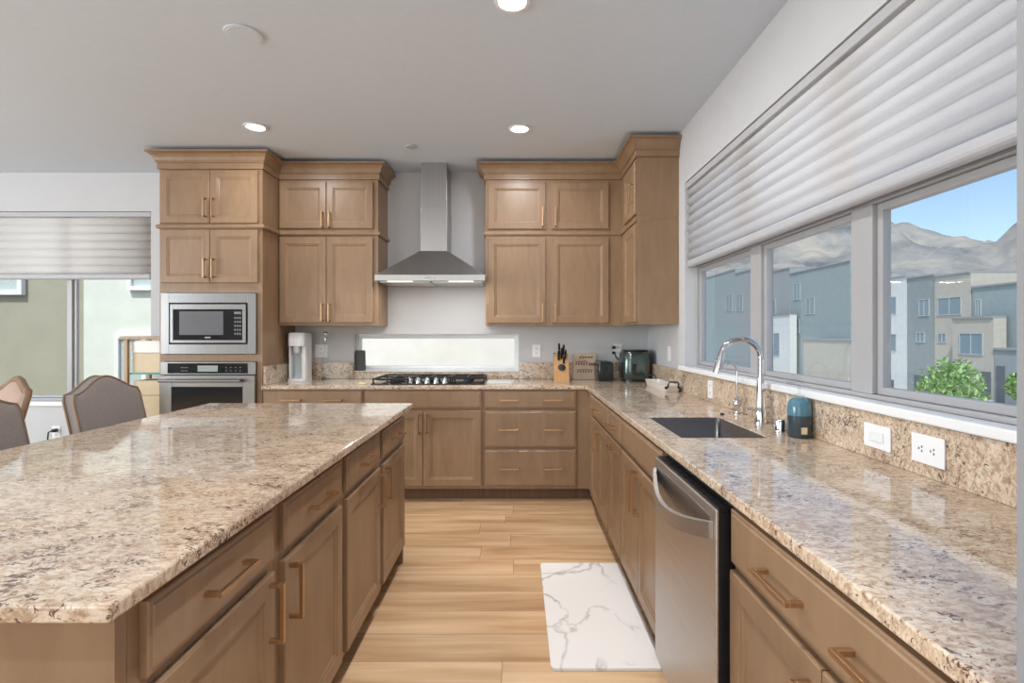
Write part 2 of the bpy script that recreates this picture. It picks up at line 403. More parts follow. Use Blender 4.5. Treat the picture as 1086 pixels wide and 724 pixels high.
# right window: three lites (window_3)
w3 = casement('window_3', 'y', RY0+.001, RY1-.001, RZ0+0.002, 1.80, XW+0.075, 0.018, [1.905, 2.753], 0.115)
casement('window_4', 'y', RY0+.001, RY1-.001, 1.801, RZ1-.001, XW+0.075, 0.018, [1.905, 2.753], 0.115)
b = new(); bx(b, XW+0.0005, XW+0.075, RY0+.001, RY1-.001, RZ0-0.0, RZ0+0.002); bx(b, XW-0.045, XW-0.0005, 0.564, RY1+0.02, 1.066, RZ0+0.012, 0.006, 3)
struct('window_sill_right', b, 'white')

# ------------------------------------------------------------------ shades
def shade(name, label, horiz, a0, a1, z_top, z_bot, d, n, bulge, group):
    t = thing(name, label, 'window shade', group=group)
    def V(a, dd, z): return (a, dd, z) if horiz == 'x' else (dd, a, z)
    prof = []
    H = (z_top-0.045-z_bot)/n; K = 8
    for i in range(n):
        for k in range(K):
            u = k/K
            prof.append((z_top-0.045-H*(i+u), d-0.004-bulge*(math.sin(PI*u**0.75)**0.8 if u > 0 else 0)*(0.35+0.65*u)))
    prof.append((z_bot, d-0.004))
    bm = new(); A = [bm.verts.new(V(a0, q, z)) for z, q in prof]; Bv = [bm.verts.new(V(a1, q, z)) for z, q in prof]
    for k in range(len(prof)-1): bm.faces.new((A[k], A[k+1], Bv[k+1], Bv[k]))
    o = fin('pleated_fabric', bm, 'shade', t, smooth=50)
    m = o.modifiers.new('thick', 'SOLIDIFY'); m.thickness = 0.0015
    def box(bm, p0, p1, q0, q1, r0, r1, bev):
        if horiz == 'x': bx(bm, p0, p1, q0, q1, r0, r1, bev, 3)
        else: bx(bm, q0, q1, p0, p1, r0, r1, bev, 3)
    bm = new(); box(bm, a0-0.004, a1+0.004, d-0.03, d+0.03, z_top-0.042, z_top, 0.004); fin('headrail', bm, 'rail', t)
    bm = new(); box(bm, a0, a1, d-0.028, d+0.02, z_bot-0.055, z_bot-0.002, 0.018); fin('bottom_rail', bm, 'rail', t)
    return t
shade('window_shade', 'long white pleated shade over the counter window on the right wall', 'y', RY0+0.02, RY1-0.008, 2.385, 1.84, XW+0.035, 8, 0.034, 'white pleated window shades')
shade('window_shade', 'white pleated shade on the dining window left of the oven tower', 'x', LWX0+0.02, LWX1-0.006, 2.425, 1.87, YW+0.03, 7, 0.028, 'white pleated window shades')

# ------------------------------------------------------------------ cabinets
def nested(bm, x0, x1, z0, z1, loops):
    L = []
    for ins, y in loops:
        L.append([bm.verts.new(p) for p in ((x0+ins, y, z0+ins), (x1-ins, y, z0+ins), (x1-ins, y, z1-ins), (x0+ins, y, z1-ins))])
    for a, c in zip(L, L[1:]):
        for k in range(4): bm.faces.new((a[k], a[(k+1) % 4], c[(k+1) % 4], c[k]))
    bm.faces.new(L[0][::-1]); bm.faces.new(L[-1])
DOOR = [(0, -0.0005), (0, -0.017), (0.003, -0.020), (0.052, -0.020), (0.056, -0.0165), (0.064, -0.0155), (0.070, -0.0105)]
DRAWER = [(0, -0.0005), (0, -0.014), (0.003, -0.0165), (0.010, -0.0165), (0.013, -0.020)]
def pull(parent, cx, cz, vertical, L=0.15, name='handle'):
    bm = new(); r = 0.0055
    def B(u0, u1, y0, y1, v0, v1):
        if vertical: bx(bm, cx+v0, cx+v1, y0, y1, cz+u0, cz+u1, 0.0012)
        else: bx(bm, cx+u0, cx+u1, y0, y1, cz+v0, cz+v1, 0.0012)
    B(-L/2, L/2, -0.058, -0.047, -r, r)
    for s in (-1, 1):
        B(s*(L/2-0.006)-0.006, s*(L/2-0.006)+0.006, -0.047, -0.0195, -r, r)
    o = fin(name, bm, 'brass', parent)
    return o
def cabinet(name, label, loc, rz, wd, dp, z0, z1, fronts, toe=True, hollow=False, cat='cabinet', group=None, apron=False, body_mat='wood'):
    """local x = width, front face at y = 0 looking to -y."""
    t = thing(name, label, cat, loc, rz, group)
    b = new(); e = 0.0006
    zb = z0+0.10 if toe else z0
    if hollow:
        bx(b, e, 0.018, 0.02, dp, zb, z1); bx(b, wd-0.018, wd-e, 0.02, dp, zb, z1); bx(b, 0.018, wd-0.018, 0.02, dp, zb, zb+0.018)
        bx(b, 0.018, wd-0.018, dp-0.012, dp, zb+0.018, z1)
        bx(b, e, 0.03, 0, 0.02, zb, z1); bx(b, wd-0.03, wd-e, 0, 0.02, zb, z1); bx(b, 0.03, wd-0.03, 0, 0.02, z1-0.05, z1); bx(b, 0.03, wd-0.03, 0, 0.02, zb, zb+0.03); bx(b, 0.03, wd-0.03, 0, 0.02, 0.70, 0.74)
    else:
        bx(b, e, wd-e, 0, dp, zb, z1)
    fin('body', b, body_mat, t)
    if toe:
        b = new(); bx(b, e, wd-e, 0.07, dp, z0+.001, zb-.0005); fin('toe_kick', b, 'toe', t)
    for f in fronts:
        kind, x0, x1, f0, f1 = f[:5]; hs = f[5] if len(f) > 5 else []
        b = new(); nested(b, x0, x1, f0, f1, DOOR if kind == 'door' else DRAWER)
        o = fin({'door': 'door', 'drawer': 'drawer', 'panel': 'false_front'}[kind], b, 'wood', t)
        for h in hs: pull(o, h[0], h[1], h[2] == 'v', h[3] if len(h) > 3 else 0.15)
    return t
ZT = 0.884                         # top of base cabinets
YB = 4.09                          # face of the base run on the back wall
XF = 0.567                         # face of the base run on the right wall
TX0, TX1 = -2.815, -2.005          # oven tower
g = 0.010
# back run
wdt = 0.795
cabinet('base_cabinet', 'brown drawer base between the oven tower and the cooktop cabinet', (TX1+0.004, YB, 0), 0, wdt, 0.60, 0, ZT,
        [('drawer', g, wdt-g, .735, .872, [(.24, .803, 'h'), (.56, .803, 'h')]), ('drawer', g, wdt-g, .43, .715, [(.24, .572, 'h'), (.56, .572, 'h')]), ('drawer', g, wdt-g, .125, .41, [(.24, .267, 'h'), (.56, .267, 'h')])], group='base cabinets on the back wall')
x0 = TX1+0.004+wdt+0.001; wdt = 0.935
cabinet('base_cabinet', 'brown two-door base cabinet under the gas cooktop', (x0, YB, 0), 0, wdt, 0.60, 0, ZT,
        [('panel', g, wdt-g, .735, .872), ('door', g, wdt/2-.002, .125, .715, [(wdt/2-.032, .615, 'v')]), ('door', wdt/2+.002, wdt-g, .125, .715, [(wdt/2+.032, .615, 'v')])], group='base cabinets on the back wall')
x0 += wdt+0.001; wdt = 0.745
cabinet('base_cabinet', 'brown three-drawer base with six bar pulls right of the cooktop', (x0, YB, 0), 0, wdt, 0.60, 0, ZT,
        [('drawer', g+.01, wdt-g, .735, .872, [(.21, .803, 'h'), (.555, .803, 'h')]), ('drawer', g+.01, wdt-g, .43, .715, [(.21, .572, 'h'), (.555, .572, 'h')]), ('drawer', g+.01, wdt-g, .125, .41, [(.21, .267, 'h'), (.555, .267, 'h')])], group='base cabinets on the back wall')
x0 += wdt+0.001
# blind corner: filler and box
t = thing('corner_cabinet', 'plain brown corner filler between the drawer base and the right-hand counter run', 'cabinet', (x0, YB, 0))
b = new(); bx(b, 0.001, XF-x0-0.002, 0, 0.60, 0.10, ZT); bx(b, XF-x0-0.002, XW-x0-0.03, 0.0, 0.60, 0.10, ZT); fin('body', b, 'wood', t)
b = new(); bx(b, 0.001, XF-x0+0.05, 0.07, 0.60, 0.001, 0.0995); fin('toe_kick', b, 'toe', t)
# right run (front looks to -X; local x runs toward the camera)
R = -PI/2
def rc(y): return (XF, y, 0)
wdt = 0.98
cabinet('base_cabinet', 'brown two-door base at the far end of the window counter', rc(YB-0.003), R, wdt, 0.59, 0, ZT,
        [('drawer', .235, wdt-g, .735, .872, [(.60, .803, 'h')]), ('door', .235, .235+(wdt-g-.235)/2-.002, .125, .715, [(.60-.032+.005, .60, 'v')]), ('door', .235+(wdt-g-.235)/2+.002, wdt-g, .125, .715, [(.60+.04, .60, 'v')])], group='base cabinets under the window counter')
yy = YB-0.003-wdt-0.001; wdt = 0.37
cabinet('base_cabinet', 'narrow brown pull-out base beside the sink cabinet', rc(yy), R, wdt, 0.59, 0, ZT,
        [('drawer', g, wdt-g, .735, .872, [(wdt/2, .803, 'h')]), ('door', g, wdt-g, .125, .715, [(wdt/2, .675, 'h')])], group='base cabinets under the window counter')
yy -= wdt+0.001; wdt = 0.775
cabinet('sink_cabinet', 'brown two-door cabinet under the sink', rc(yy), R, wdt, 0.59, 0, ZT,
        [('panel', g, wdt-g, .735, .872), ('door', g, wdt/2-.002, .125, .715, [(wdt/2-.032, .60, 'v', .19)]), ('door', wdt/2+.002, wdt-g, .125, .715, [(wdt/2+.032, .60, 'v', .19)])], hollow=True, group='base cabinets under the window counter')
yy -= wdt+0.002
DWY1 = yy; DWY0 = yy-0.612
yy = DWY0-0.002; wdt = yy-0.565
dwd = wdt-0.012
cabinet('base_cabinet', 'brown base cabinet nearest the camera, right of the dishwasher', rc(yy), R, wdt, 0.59, 0, ZT,
        [('drawer', g, dwd, .735, .872, [(.281, .803, 'h', .15), (.57, .803, 'h', .15)]), ('door', g, .408, .125, .715, [(.378, .60, 'v')]), ('door', .413, dwd, .125, .715, [(.443, .60, 'v')])], group='base cabinets under the window counter')

# dishwasher
t = thing('dishwasher', 'stainless steel dishwasher with a curved bar handle under the counter', 'dishwasher', (XF, DWY1, 0), R)
b = new(); bx(b, 0.004, 0.608, 0.003, 0.57, 0.10, 0.872); fin('tub', b, 'black', t)
b = new(); bx(b, 0.006, 0.606, 0.06, 0.5, 0.004, 0.099); fin('toe_panel', b, 'black', t)
b = new(); bx(b, 0.006, 0.600, -0.046, -0.036, 0.115, 0.858, 0.003); fin('door', b, 'steel', t)
b = new(); bx(b, 0.007, 0.599, -0.0358, -0.012, 0.118, 0.850); fin('door_liner', b, 'black', t)
b = new(); bx(b, 0.010, 0.597, -0.011, 0.0025, 0.12, 0.862); bx(b, 0.012, 0.596, -0.0355, -0.0125, 0.8505, 0.862)
for k in range(9):
    bx(b, 0.06+k*0.055, 0.085+k*0.055, -0.036, -0.02, 0.8622, 0.8632)
fin('control_strip', b, 'black', t)
b = new(); prism(b, [(0.035+.53*k/12, .80-.045*math.sin(PI*k/12)) for k in range(13)] + [(.565, .832), (.035, .832)], 'y', -0.0480, -0.0462); fin('handle_recess_shade', b, 'steel_h', t)  # flat darker plate, the recess shade behind the handle put into colour
b = new(); N = 16
loops = []
for i in range(N+1):
    u = i/N; x = 0.03+0.555*u; bow = 0.046*math.sin(PI*u); zc = 0.80-0.045*math.sin(PI*u)
    y0 = -0.0475-bow
    loops.append([(x, y0-0.012, zc-0.022), (x, y0-0.012, zc+0.022), (x, y0, zc+0.025), (x, y0, zc-0.025)])
loft(b, loops); fin('handle', b, 'steel', t, smooth=30)

# upper cabinets
ZU0, ZUM, ZU1 = 1.39, 2.165, 2.617
def uppers(kind, label, loc, rz, wd, dp, z0, z1, fr):
    return cabinet('wall_cabinet', label, loc, rz, wd, dp, z0, z1, fr, toe=False, group=kind)
YU = 4.37
xa, xb = TX1+0.004, -1.168; wdt = xb-xa
for (z0, z1, lab, hz, hl) in ((ZU0, ZUM-0.016, 'tall two-door wall cabinet left of the range hood', 1.50, .15), (ZUM+0.016, ZU1, 'short two-door cabinet under the crown, left of the hood chimney', 2.275, .13)):
    m0, m1 = 0.012, wdt-0.040
    uppers('brown wall cabinets', lab, (xa, YU, 0), 0, wdt, YW-YU-.002, z0, z1,
           [('door', m0, (m0+m1)/2-.002, z0+.025, z1-.02, [((m0+m1)/2-.03, hz, 'v', hl)]), ('door', (m0+m1)/2+.002, m1, z0+.025, z1-.02, [((m0+m1)/2+.03, hz, 'v', hl)])])
xa2, XUF = -0.262, 0.885; wdt = XUF-xa2
YE = 3.80
for (z0, z1, lab, hz, hl) in ((ZU0, ZUM-0.016, 'tall two-door wall cabinet right of the range hood', 1.50, .15), (ZUM+0.016, ZU1, 'short two-door cabinet under the crown, right of the hood chimney', 2.30, .16)):
    uppers('brown wall cabinets', lab, (xa2, YU, 0), 0, wdt, YW-YU-.002, z0, z1,
           [('door', .022, .505, z0+.02, z1-.025, [(.478, hz, 'v', hl)]), ('door', .555, 1.035, z0+.02, z1-.025, [(.585, hz, 'v', hl)])])
wdt = YU-0.001-YE
for (z0, z1, lab, hz, hl) in ((ZU0, ZUM-0.016, 'tall single-door corner wall cabinet beside the counter window', 1.53, .16), (ZUM+0.016, ZU1, 'short single-door corner cabinet under the crown beside the counter window', 2.36, .16)):
    uppers('brown wall cabinets', lab, (XUF, YU-0.001, 0), R, wdt, XW-XUF-.002, z0, z1,
           [('door', .17, wdt-.012, z0+.02, z1-.025, [(wdt-.05, hz, 'v', hl)])])

# oven tower: a shell round the appliances
t = thing('oven_cabinet', 'tall brown cabinet tower holding the microwave and the wall oven', 'cabinet', (TX0, YB, 0))
W_ = TX1-TX0; D_ = 0.605
b = new()
bx(b, 0, 0.02, 0.02, D_, 0.10, ZU1); bx(b, W_-0.02, W_, 0.02, D_, 0.10, ZU1); bx(b, 0.02, W_-0.02, D_-0.012, D_, 0.10, ZU1)
bx(b, 0, 0.042, 0, 0.02, 0.10, ZU1); bx(b, W_-0.042, W_, 0, 0.02, 0.10, ZU1)
for (p, q) in ((0.10, 0.375), (1.105, 1.158), (1.645, ZU1)): bx(b, 0.042, W_-0.042, 0, 0.02, p, q)
for p in (0.355, 1.12, 1.66): bx(b, 0.02, W_-0.02, 0.02, D_-0.012, p, p+0.018)
fin('body', b, 'wood', t)
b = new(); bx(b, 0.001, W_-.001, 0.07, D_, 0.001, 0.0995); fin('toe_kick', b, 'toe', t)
for (z0, z1, hz) in ((2.19, 2.603, 2.31), (1.722, 2.137, 1.835)):
    m = W_/2
    for (p, q, hx) in ((.014, m-.002, m-.032), (m+.002, W_-.03, m+.032)):
        b = new(); nested(b, p, q, z0, z1, DOOR); o = fin('door', b, 'wood', t); pull(o, hx, hz, True, 0.15)
b = new(); nested(b, .014, W_-.014, .125, .365, DRAWER); o = fin('drawer', b, 'wood', t); pull(o, W_/2, .245, False)

# crown moulding and the belt strip between the cabinet rows, one run each side
PROF = [(0.0, 0.0), (0.013, 0.0), (0.013, 0.046), (0.022, 0.049), (0.022, 0.060), (0.027, 0.063), (0.030, 0.078), (0.038, 0.094), (0.054, 0.110), (0.064, 0.116), (0.073, 0.118), (0.073, 0.134), (0.0, 0.134)]
BELT = [(0.0, -0.0155), (0.014, -0.0155), (0.020, -0.006), (0.020, 0.006), (0.014, 0.0155), (0.0, 0.0155)]
def sweep(bm, path, prof, zb):
    """mitred sweep: path of (x, y), outward is to the right of travel"""
    P = [Vector(p) for p in path]; loops = []
    for i, p in enumerate(P):
        d0 = (P[i]-P[i-1]).normalized() if i > 0 else (P[1]-P[0]).normalized()
        d1 = (P[i+1]-P[i]).normalized() if i < len(P)-1 else d0
        n0 = Vector((d0.y, -d0.x)); n1 = Vector((d1.y, -d1.x)); m = (n0+n1); m = m/ (1+n0.dot(n1))
        loops.append([(p.x+m.x*o, p.y+m.y*o, zb+z) for o, z in prof])
    loft(bm, loops)
PL = [(TX0, YW-.004), (TX0, YB), (TX1, YB), (TX1, YU), (-1.168, YU), (-1.168, YW-.004)]
PR = [(xa2, YW-.004), (xa2, YU), (XUF, YU), (XUF, YE), (XW-.004, YE)]
b = new(); sweep(b, PL, PROF, ZU1+.001); tag(fin('crown_molding', b, 'wood', smooth=30), 'stepped brown crown topping the oven tower and the cabinets left of the hood', 'crown molding', 'crown moldings')
b = new(); sweep(b, PR, PROF, ZU1+.001); tag(fin('crown_molding', b, 'wood', smooth=30), 'stepped brown crown topping the cabinets right of the hood', 'crown molding', 'crown moldings')
PLT = [(0, .30), (0, -.0005), (TX1-TX0+.0005, -.0005), (TX1-TX0+.0005, YU-YB-.022)]
b = new(); sweep(b, PLT, BELT, ZUM); fin('belt_strip', b, 'wood', bpy.data.objects['oven_cabinet'])
PL2 = [(TX1+.004, YU-.0005), (-1.1675, YU-.0005), (-1.1675, YW-.004)]
b = new(); sweep(b, PL2, BELT, ZUM); bx(b, TX1+.005, -1.169, YU+.0005, YW-.004, ZUM-.0152, ZUM+.0152)
tag(fin('belt_molding', b, 'wood'), 'thin brown strip between the cabinet rows left of the hood', 'molding', 'belt moldings')
PR2 = [(xa2, YW-.004), (xa2, YU), (XUF, YU), (XUF, YE+.0005)]
b = new(); sweep(b, PR2, BELT[:1] + [(0.011, -0.0155), (0.015, -.006), (.015, .006), (.011, .0155), (0, .0155)], ZUM); bx(b, XUF+.001, XW-.003, YE+.0008, YU-.002, ZUM-.0155, ZUM+.0155)
tag(fin('belt_molding', b, 'wood'), 'thin brown strip between the cabinet rows right of the hood', 'molding', 'belt moldings')

# ------------------------------------------------------------------ wall oven and microwave
def fx(px): return (px-548)/135.1 - TX0
def fz(py): return CAMZ - (py-354)/135.1
t = thing('microwave', 'built-in stainless microwave above the wall oven', 'microwave', (TX0, YB, 0))
x0, x1, z0, z1 = fx(170.8), fx(271.7), fz(375.4), fz(310.6)
b = new(); i0, i1, j0, j1 = fx(179.5), fx(263), fz(365), fz(321)
y0, y1 = -0.024, -0.001
bx(b, x0, i0, y0, y1, z0, z1, .002); bx(b, i1, x1, y0, y1, z0, z1, .002); bx(b, i0, i1, y0, y1, z0, j0, .002); bx(b, i0, i1, y0, y1, j1, z1, .002)
fin('trim_kit', b, 'steel_d', t)
b = new(); bx(b, i0+.004, i1-.004, -0.012, 0.40, j0+.004, j1-.004); fin('body', b, 'black', t)
b = new(); q0, q1, r0, r1 = fx(181.3), fx(261.6), fz(363.3), fz(322.6)
k0, k1, l0, l1 = fx(184.5), fx(258), fz(360.5), fz(328)
bx(b, q0, k0, -.032, -.0125, r0, r1, .002); bx(b, k1, q1, -.032, -.0125, r0, r1, .002); bx(b, k0, k1, -.032, -.0125, r0, l0, .002); bx(b, k0, k1, -.032, -.0125, l1, r1, .002)
dr = fin('door', b, 'steel_d', t)
b = new(); bx(b, k0, k1, -.028, -.0125, l0, l1); fin('door_glass', b, 'ovenglass', dr)
b = new(); bx(b, fx(191), fx(237.5), -.0295, -.0281, fz(355), fz(330)); fin('window', b, 'microglass', dr)
b = new()
for r_ in range(5):
    for c_ in range(3): bx(b, fx(249.3+c_*2.6), fx(250.9+c_*2.6), -.0292, -.0281, fz(338+r_*4.2), fz(336+r_*4.2))
bx(b, fx(249), fx(256.4), -.0292, -.0281, fz(333), fz(330.5))
fin('keypad', b, 'greyplastic', t)
b = new(); bx(b, fx(218), fx(224), -.0292, -.0281, fz(358.6), fz(357)); fin('badge', b, 'steel_d', t)

t = thing('wall_oven', 'stainless wall oven with a digital panel under the microwave', 'oven', (TX0, YB, 0))
z1 = fz(383.5); z0 = 0.385; zs = fz(397)
b = new(); bx(b, x0+.03, x1-.03, -.001+.0, .50, z0+.01, z1-.01); fin('body', b, 'black', t)
b = new(); bx(b, x0, x1, -.026, -.0015, zs, z1, .002); cp = fin('control_panel', b, 'steel_d', t)
b = new(); bx(b, fx(178.5), fx(263.2), -.029, -.0262, fz(395.7), fz(385)); fin('panel_glass', b, 'ovenglass', cp)
b = new(); bx(b, fx(210.4), fx(231.7), -.0302, -.0291, fz(393.8), fz(387.4)); fin('display', b, 'display', cp)
for k in range(8):
    xx = 193+k*1.9 if k < 4 else 240+(k-4)*5
    for zz in (389, 392.5):
        b = new(); bx(b, fx(xx), fx(xx+1.1), -.0300, -.0291, fz(zz+1), fz(zz)); fin('button', b, 'greyplastic', cp)
b = new(); v0, v1, vz0, vz1 = fx(183.4), fx(258.7), z0+.10, fz(410)
bx(b, x0, v0, -.040, -.0015, z0, zs-.006, .003); bx(b, v1, x1, -.040, -.0015, z0, zs-.006, .003); bx(b, v0, v1, -.040, -.0015, z0, vz0, .003); bx(b, v0, v1, -.040, -.0015, vz1, zs-.006, .003)
dr = fin('door', b, 'steel_d', t)
b = new(); bx(b, v0, v1, -.034, -.0015, vz0, vz1); fin('window', b, 'ovenglass', dr)
b = new(); hz = fz(403)
tube(b, [(fx(174), -.085, hz), (fx(260), -.085, hz)], .012, 16)
for xx in (fx(178), fx(257)): bx(b, xx-.012, xx+.012, -.085, -.0405, hz-.010, hz+.010, .002)
fin('handle', b, 'steel_d', dr, smooth=40)

# ------------------------------------------------------------------ worktops and backsplash
XE, YE2 = 0.546, 4.065
SX0, SX1, SY0, SY1 = 0.645, 0.985, 2.025, 2.53
CT0, CT1 = 0.885, 0.915
b = new()
xs = [TX1+.002, XE, SX0, SX1, XW-.002]; ys = [0.5635, SY0, SY1, YE2, YW-.002]
def f_(i, j):
    if i == 0: return j == 3
    return not (i == 2 and j == 1)
cells(b, xs, ys, f_, CT0, CT1, 0.004)
tag(fin('countertop', b, 'granite'), 'L-shaped speckled granite worktop along the back and window walls', 'countertop', 'granite worktops')
IX0, IX1, IY0, IY1 = -1.80, -0.608, 0.776, 3.04
b = new(); bx(b, IX0, IX1, IY0, IY1, CT0, CT1, 0.006, 3)
tag(fin('island_countertop', b, 'granite'), 'large speckled granite top of the kitchen island', 'countertop', 'granite worktops')
BT = 0.026; BZ = 1.064
def splash(label, x0, x1, y0, y1, z1):
    b = new(); bx(b, x0, x1, y0, y1, CT1+.0005, z1, .002); tag(fin('backsplash', b, 'granite'), label, 'backsplash', 'granite backsplashes')
splash('granite upstand on the side of the oven tower', TX1+.003, TX1+.022, YE2+.03, YW-.004, BZ)
splash('granite upstand behind the white drinks maker, left of the low window', TX1+.023, CWX0-.002, YW-BT, YW-.0015, BZ)
splash('thin granite strip under the low window behind the cooktop', CWX0-.001, CWX1+.001, YW-BT, YW-.0015, CWZ0-.002)
splash('granite upstand behind the knife block and toaster', CWX1+.002, XW-BT-.009, YW-BT, YW-.0015, BZ)
XS = XW-BT-.007
splash('long granite upstand under the counter window with outlets in it', XS, XW-.0015, .5005, YW-.0015, BZ)

# sink
t = thing('sink', 'dark stainless undermount sink in the window counter', 'sink', ((SX0+SX1)/2, (SY0+SY1)/2, 0.66))
hx, hy = (SX1-SX0)/2-.002, (SY1-SY0)/2-.002; h0 = CT0-.66-.001+.028
def rl(hx, hy, r, z): return [(x, y, z) for x, y in rpoly(-hx, hx, -hy, hy, r)]
b = new()
loft(b, [rl(hx+.0, hy+.0, .02, h0), rl(hx-.002, hy-.002, .02, .03), rl(hx-.012, hy-.012, .02, .012), rl(.05, .05, .045, .006)], cap=False)
loops = [rl(hx+.0, hy+.0, .02, h0), rl(hx-.0005, hy-.0005, .02, .02), rl(hx-.012, hy-.012, .02, -.002), rl(.05, .05, .045, -.006)]
o = fin('basin', b, 'sinksteel', t, smooth=40)
m = o.modifiers.new('thick', 'SOLIDIFY'); m.thickness = 0.0012; m.offset = 0
b = new(); lathe(b, [(.045, .004), (.048, .008), (.040, .010), (.034, .006), (.001, .006)]); fin('drain', b, 'chrome', t, smooth=40)

# island
t = None
XI = -0.656; pitch = 0.527; y = 0.872
isl = [('nearest', 'far'), ('second', 'near'), ('third', 'far'), ('farthest', 'near')]
labs = ['island cabinet nearest the camera, by the end panel', 'second island cabinet from the near end panel, door pull on its near side', 'third island cabinet from the near end panel, door pull on its far side', 'farthest island cabinet, at the end toward the cooktop']
for k in range(4):
    wdt = pitch-.001; a, c = .028, wdt-.030
    hx_ = c-.03 if k % 2 == 0 else a+.03
    cabinet('island_cabinet', 'brown drawer-over-door ' + labs[k], (XI, y, 0), PI/2, wdt, 0.60, 0, ZT,
            [('drawer', a, c, .722, .856, [((a+c)/2, .789, 'h', .16)]), ('door', a, c, .122, .695, [(hx_, .60, 'v', .155)])], group='island cabinets')
    y += pitch
IYE = y
b = new(); bx(b, -1.285, XI, .846, .8715, 0.001, ZT); tag(fin('end_panel', b, 'wood'), 'brown wooden end panel of the island nearest the camera', 'panel', 'island panels')
b = new(); bx(b, -1.285, XI, IYE+.0005, IYE+.02, 0.001, ZT); tag(fin('end_panel', b, 'wood'), 'brown wooden end panel of the island facing the cooktop', 'panel', 'island panels')
b = new(); bx(b, -1.285, XI-.602, .872, IYE, 0.001, ZT); tag(fin('rear_panel', b, 'wood'), 'brown wooden island back under the overhang, facing the stools', 'panel', 'island panels')

# ------------------------------------------------------------------ range hood, cooktop
t = thing('range_hood', 'stainless pyramid range hood with a chimney over the cooktop', 'range hood', (-0.705, YW, 0))
b = new(); hw, hy = .4475, .485
bx(b, -hw, hw, -hy, -.002, 1.752, 1.802, .002); fin('rim', b, 'steel_h', t)
b = new(); loft(b, [[(-hw+.004, -hy+.004, 1.8025), (hw-.004, -hy+.004, 1.8025), (hw-.004, -.002, 1.8025), (-hw+.004, -.002, 1.8025)], [(-.118, -.29, 2.025), (.118, -.29, 2.025), (.118, -.002, 2.025), (-.118, -.002, 2.025)]]); fin('canopy', b, 'steel_h', t)
b = new(); bx(b, -.112, .112, -.284, -.002, 2.0255, 2.40, .002); bx(b, -.109, .109, -.281, -.002, 2.40, ZC-.001, .002); fin('chimney', b, 'steel_h', t)
b = new(); bx(b, -.42, -.01, -.43, -.05, 1.744, 1.7515); bx(b, .01, .42, -.43, -.05, 1.744, 1.7515)
fin('filter', b, 'steel', t)
b = new()
for sx in (-.25, .25): bx(b, sx-.10, sx+.10, -.475, -.437, 1.748, 1.7515)
fin('hood_glow_strip', b, 'hood_glow', t)  # strips glow to stand in for a pale reflection under the hood
for sx in (-.25, .25):
    l = bpy.data.lights.new('hood_fill', 'AREA'); l.shape = 'RECTANGLE'; l.size = .18; l.size_y = .03; l.energy = 2.2; l.color = (1, .97, .93)  # fill lights added under the hood to brighten wall and cooktop
    o = bpy.data.objects.new('hood_fill', l); COL.objects.link(o); o.parent = t; o.location = (sx, -.455, 1.742)
b = new()
for k in range(4): bx(b, -.045+k*.024, -.033+k*.024, -.4875, -.4852, 1.77, 1.782)
fin('buttons', b, 'chrome', t)

t = thing('cooktop', 'five-burner gas cooktop with steel knobs set in the back counter', 'cooktop', (-0.71, 4.375, CT1))
b = new(); bx(b, -.455, .455, -.245, .255, .0005, .010, .003); fin('glass_base', b, 'ovenglass', t)
BUR = [(-.30, -.10, .035), (-.30, .13, .045), (0, .06, .06), (.30, -.10, .035), (.30, .13, .045)]
for (p, q, r_) in BUR:
    b = new(); lathe(b, [(r_, .0102), (r_, .018), (r_*.8, .022), (r_*.8, .030), (r_*.7, .033), (.001, .033)], (p, q), 20); fin('burner', b, 'iron', t, smooth=40)
for (p, q) in ((-.445, -.155), (-.145, .145), (.155, .445)):
    b = new(); ya, yb = (-.225, .235) if abs(p) > .2 else (-.10, .235)
    for xx in (p, q-.012): bx(b, xx, xx+.012, ya, yb, .036, .050, .002)
    for yy_ in (ya, yb-.012, (ya+yb)/2-.006): bx(b, p, q, yy_, yy_+.012, .036, .050, .002)
    for xx in (p, q-.012):
        for yy_ in (ya, yb-.012): bx(b, xx, xx+.012, yy_, yy_+.012, .0102, .037)
    bx(b, (p+q)/2-.006, (p+q)/2+.006, ya, yb, .037, .049)
    if p > .1 or p < -.2:
        bx(b, p+.03, q-.03, ya+.03, ya+.04, .030, .040)
    fin('grate', b, 'iron', t)
for k in range(5):
    b = new(); cx = -.155+k*.0715
    lathe(b, [(.024, .0102), (.024, .014), (.020, .016), (.018, .045), (.016, .048), (.001, .048)], (cx, -.19), 20)
    bx(b, cx-.004, cx+.004, -.208, -.172, .046, .056, .001)
    fin('knob', b, 'chrome', t, smooth=40)

# ------------------------------------------------------------------ ceiling fittings
def downlight(x, y, label, power=13, beam=0):
    t = thing('ceiling_light', label, 'ceiling light', (x, y, ZC), 0, 'round recessed ceiling lights')
    b = new(); lathe(b, [(.074, -.0005), (.080, -.004), (.078, -.008), (.062, -.010), (.060, -.004), (.060, -.0006)]); fin('trim_ring', b, 'white', t, smooth=40)
    b = new(); lathe(b, [(.058, -.006), (.058, -.0045), (.001, -.0045)], (0, 0), 32); fin('lens', b, 'lamp', t)
    l = bpy.data.lights.new('downlight_lamp', 'AREA'); l.shape = 'DISK'; l.size = .11; l.energy = power; l.color = (.97, .98, 1.0)
    o = bpy.data.objects.new('downlight_lamp', l); COL.objects.link(o); o.parent = t; o.location = (0, 0, -.02)
    if beam:
        l = bpy.data.lights.new('aisle_fill_spot', 'SPOT'); l.spot_size = math.radians(42); l.spot_blend = 0.6; l.energy = beam; l.shadow_soft_size = .05; l.color = (.97, .98, 1.0)  # extra narrow spot added to brighten aisle floor and lower cabinet fronts
        o = bpy.data.objects.new('aisle_fill_spot', l); COL.objects.link(o); o.parent = t; o.location = (0, 0, -.03)
downlight(-1.838, 3.65, 'recessed ceiling light in front of the oven tower', 9)
downlight(.02, 3.68, 'recessed ceiling light in front of the right-hand wall cabinets', 11, 60)
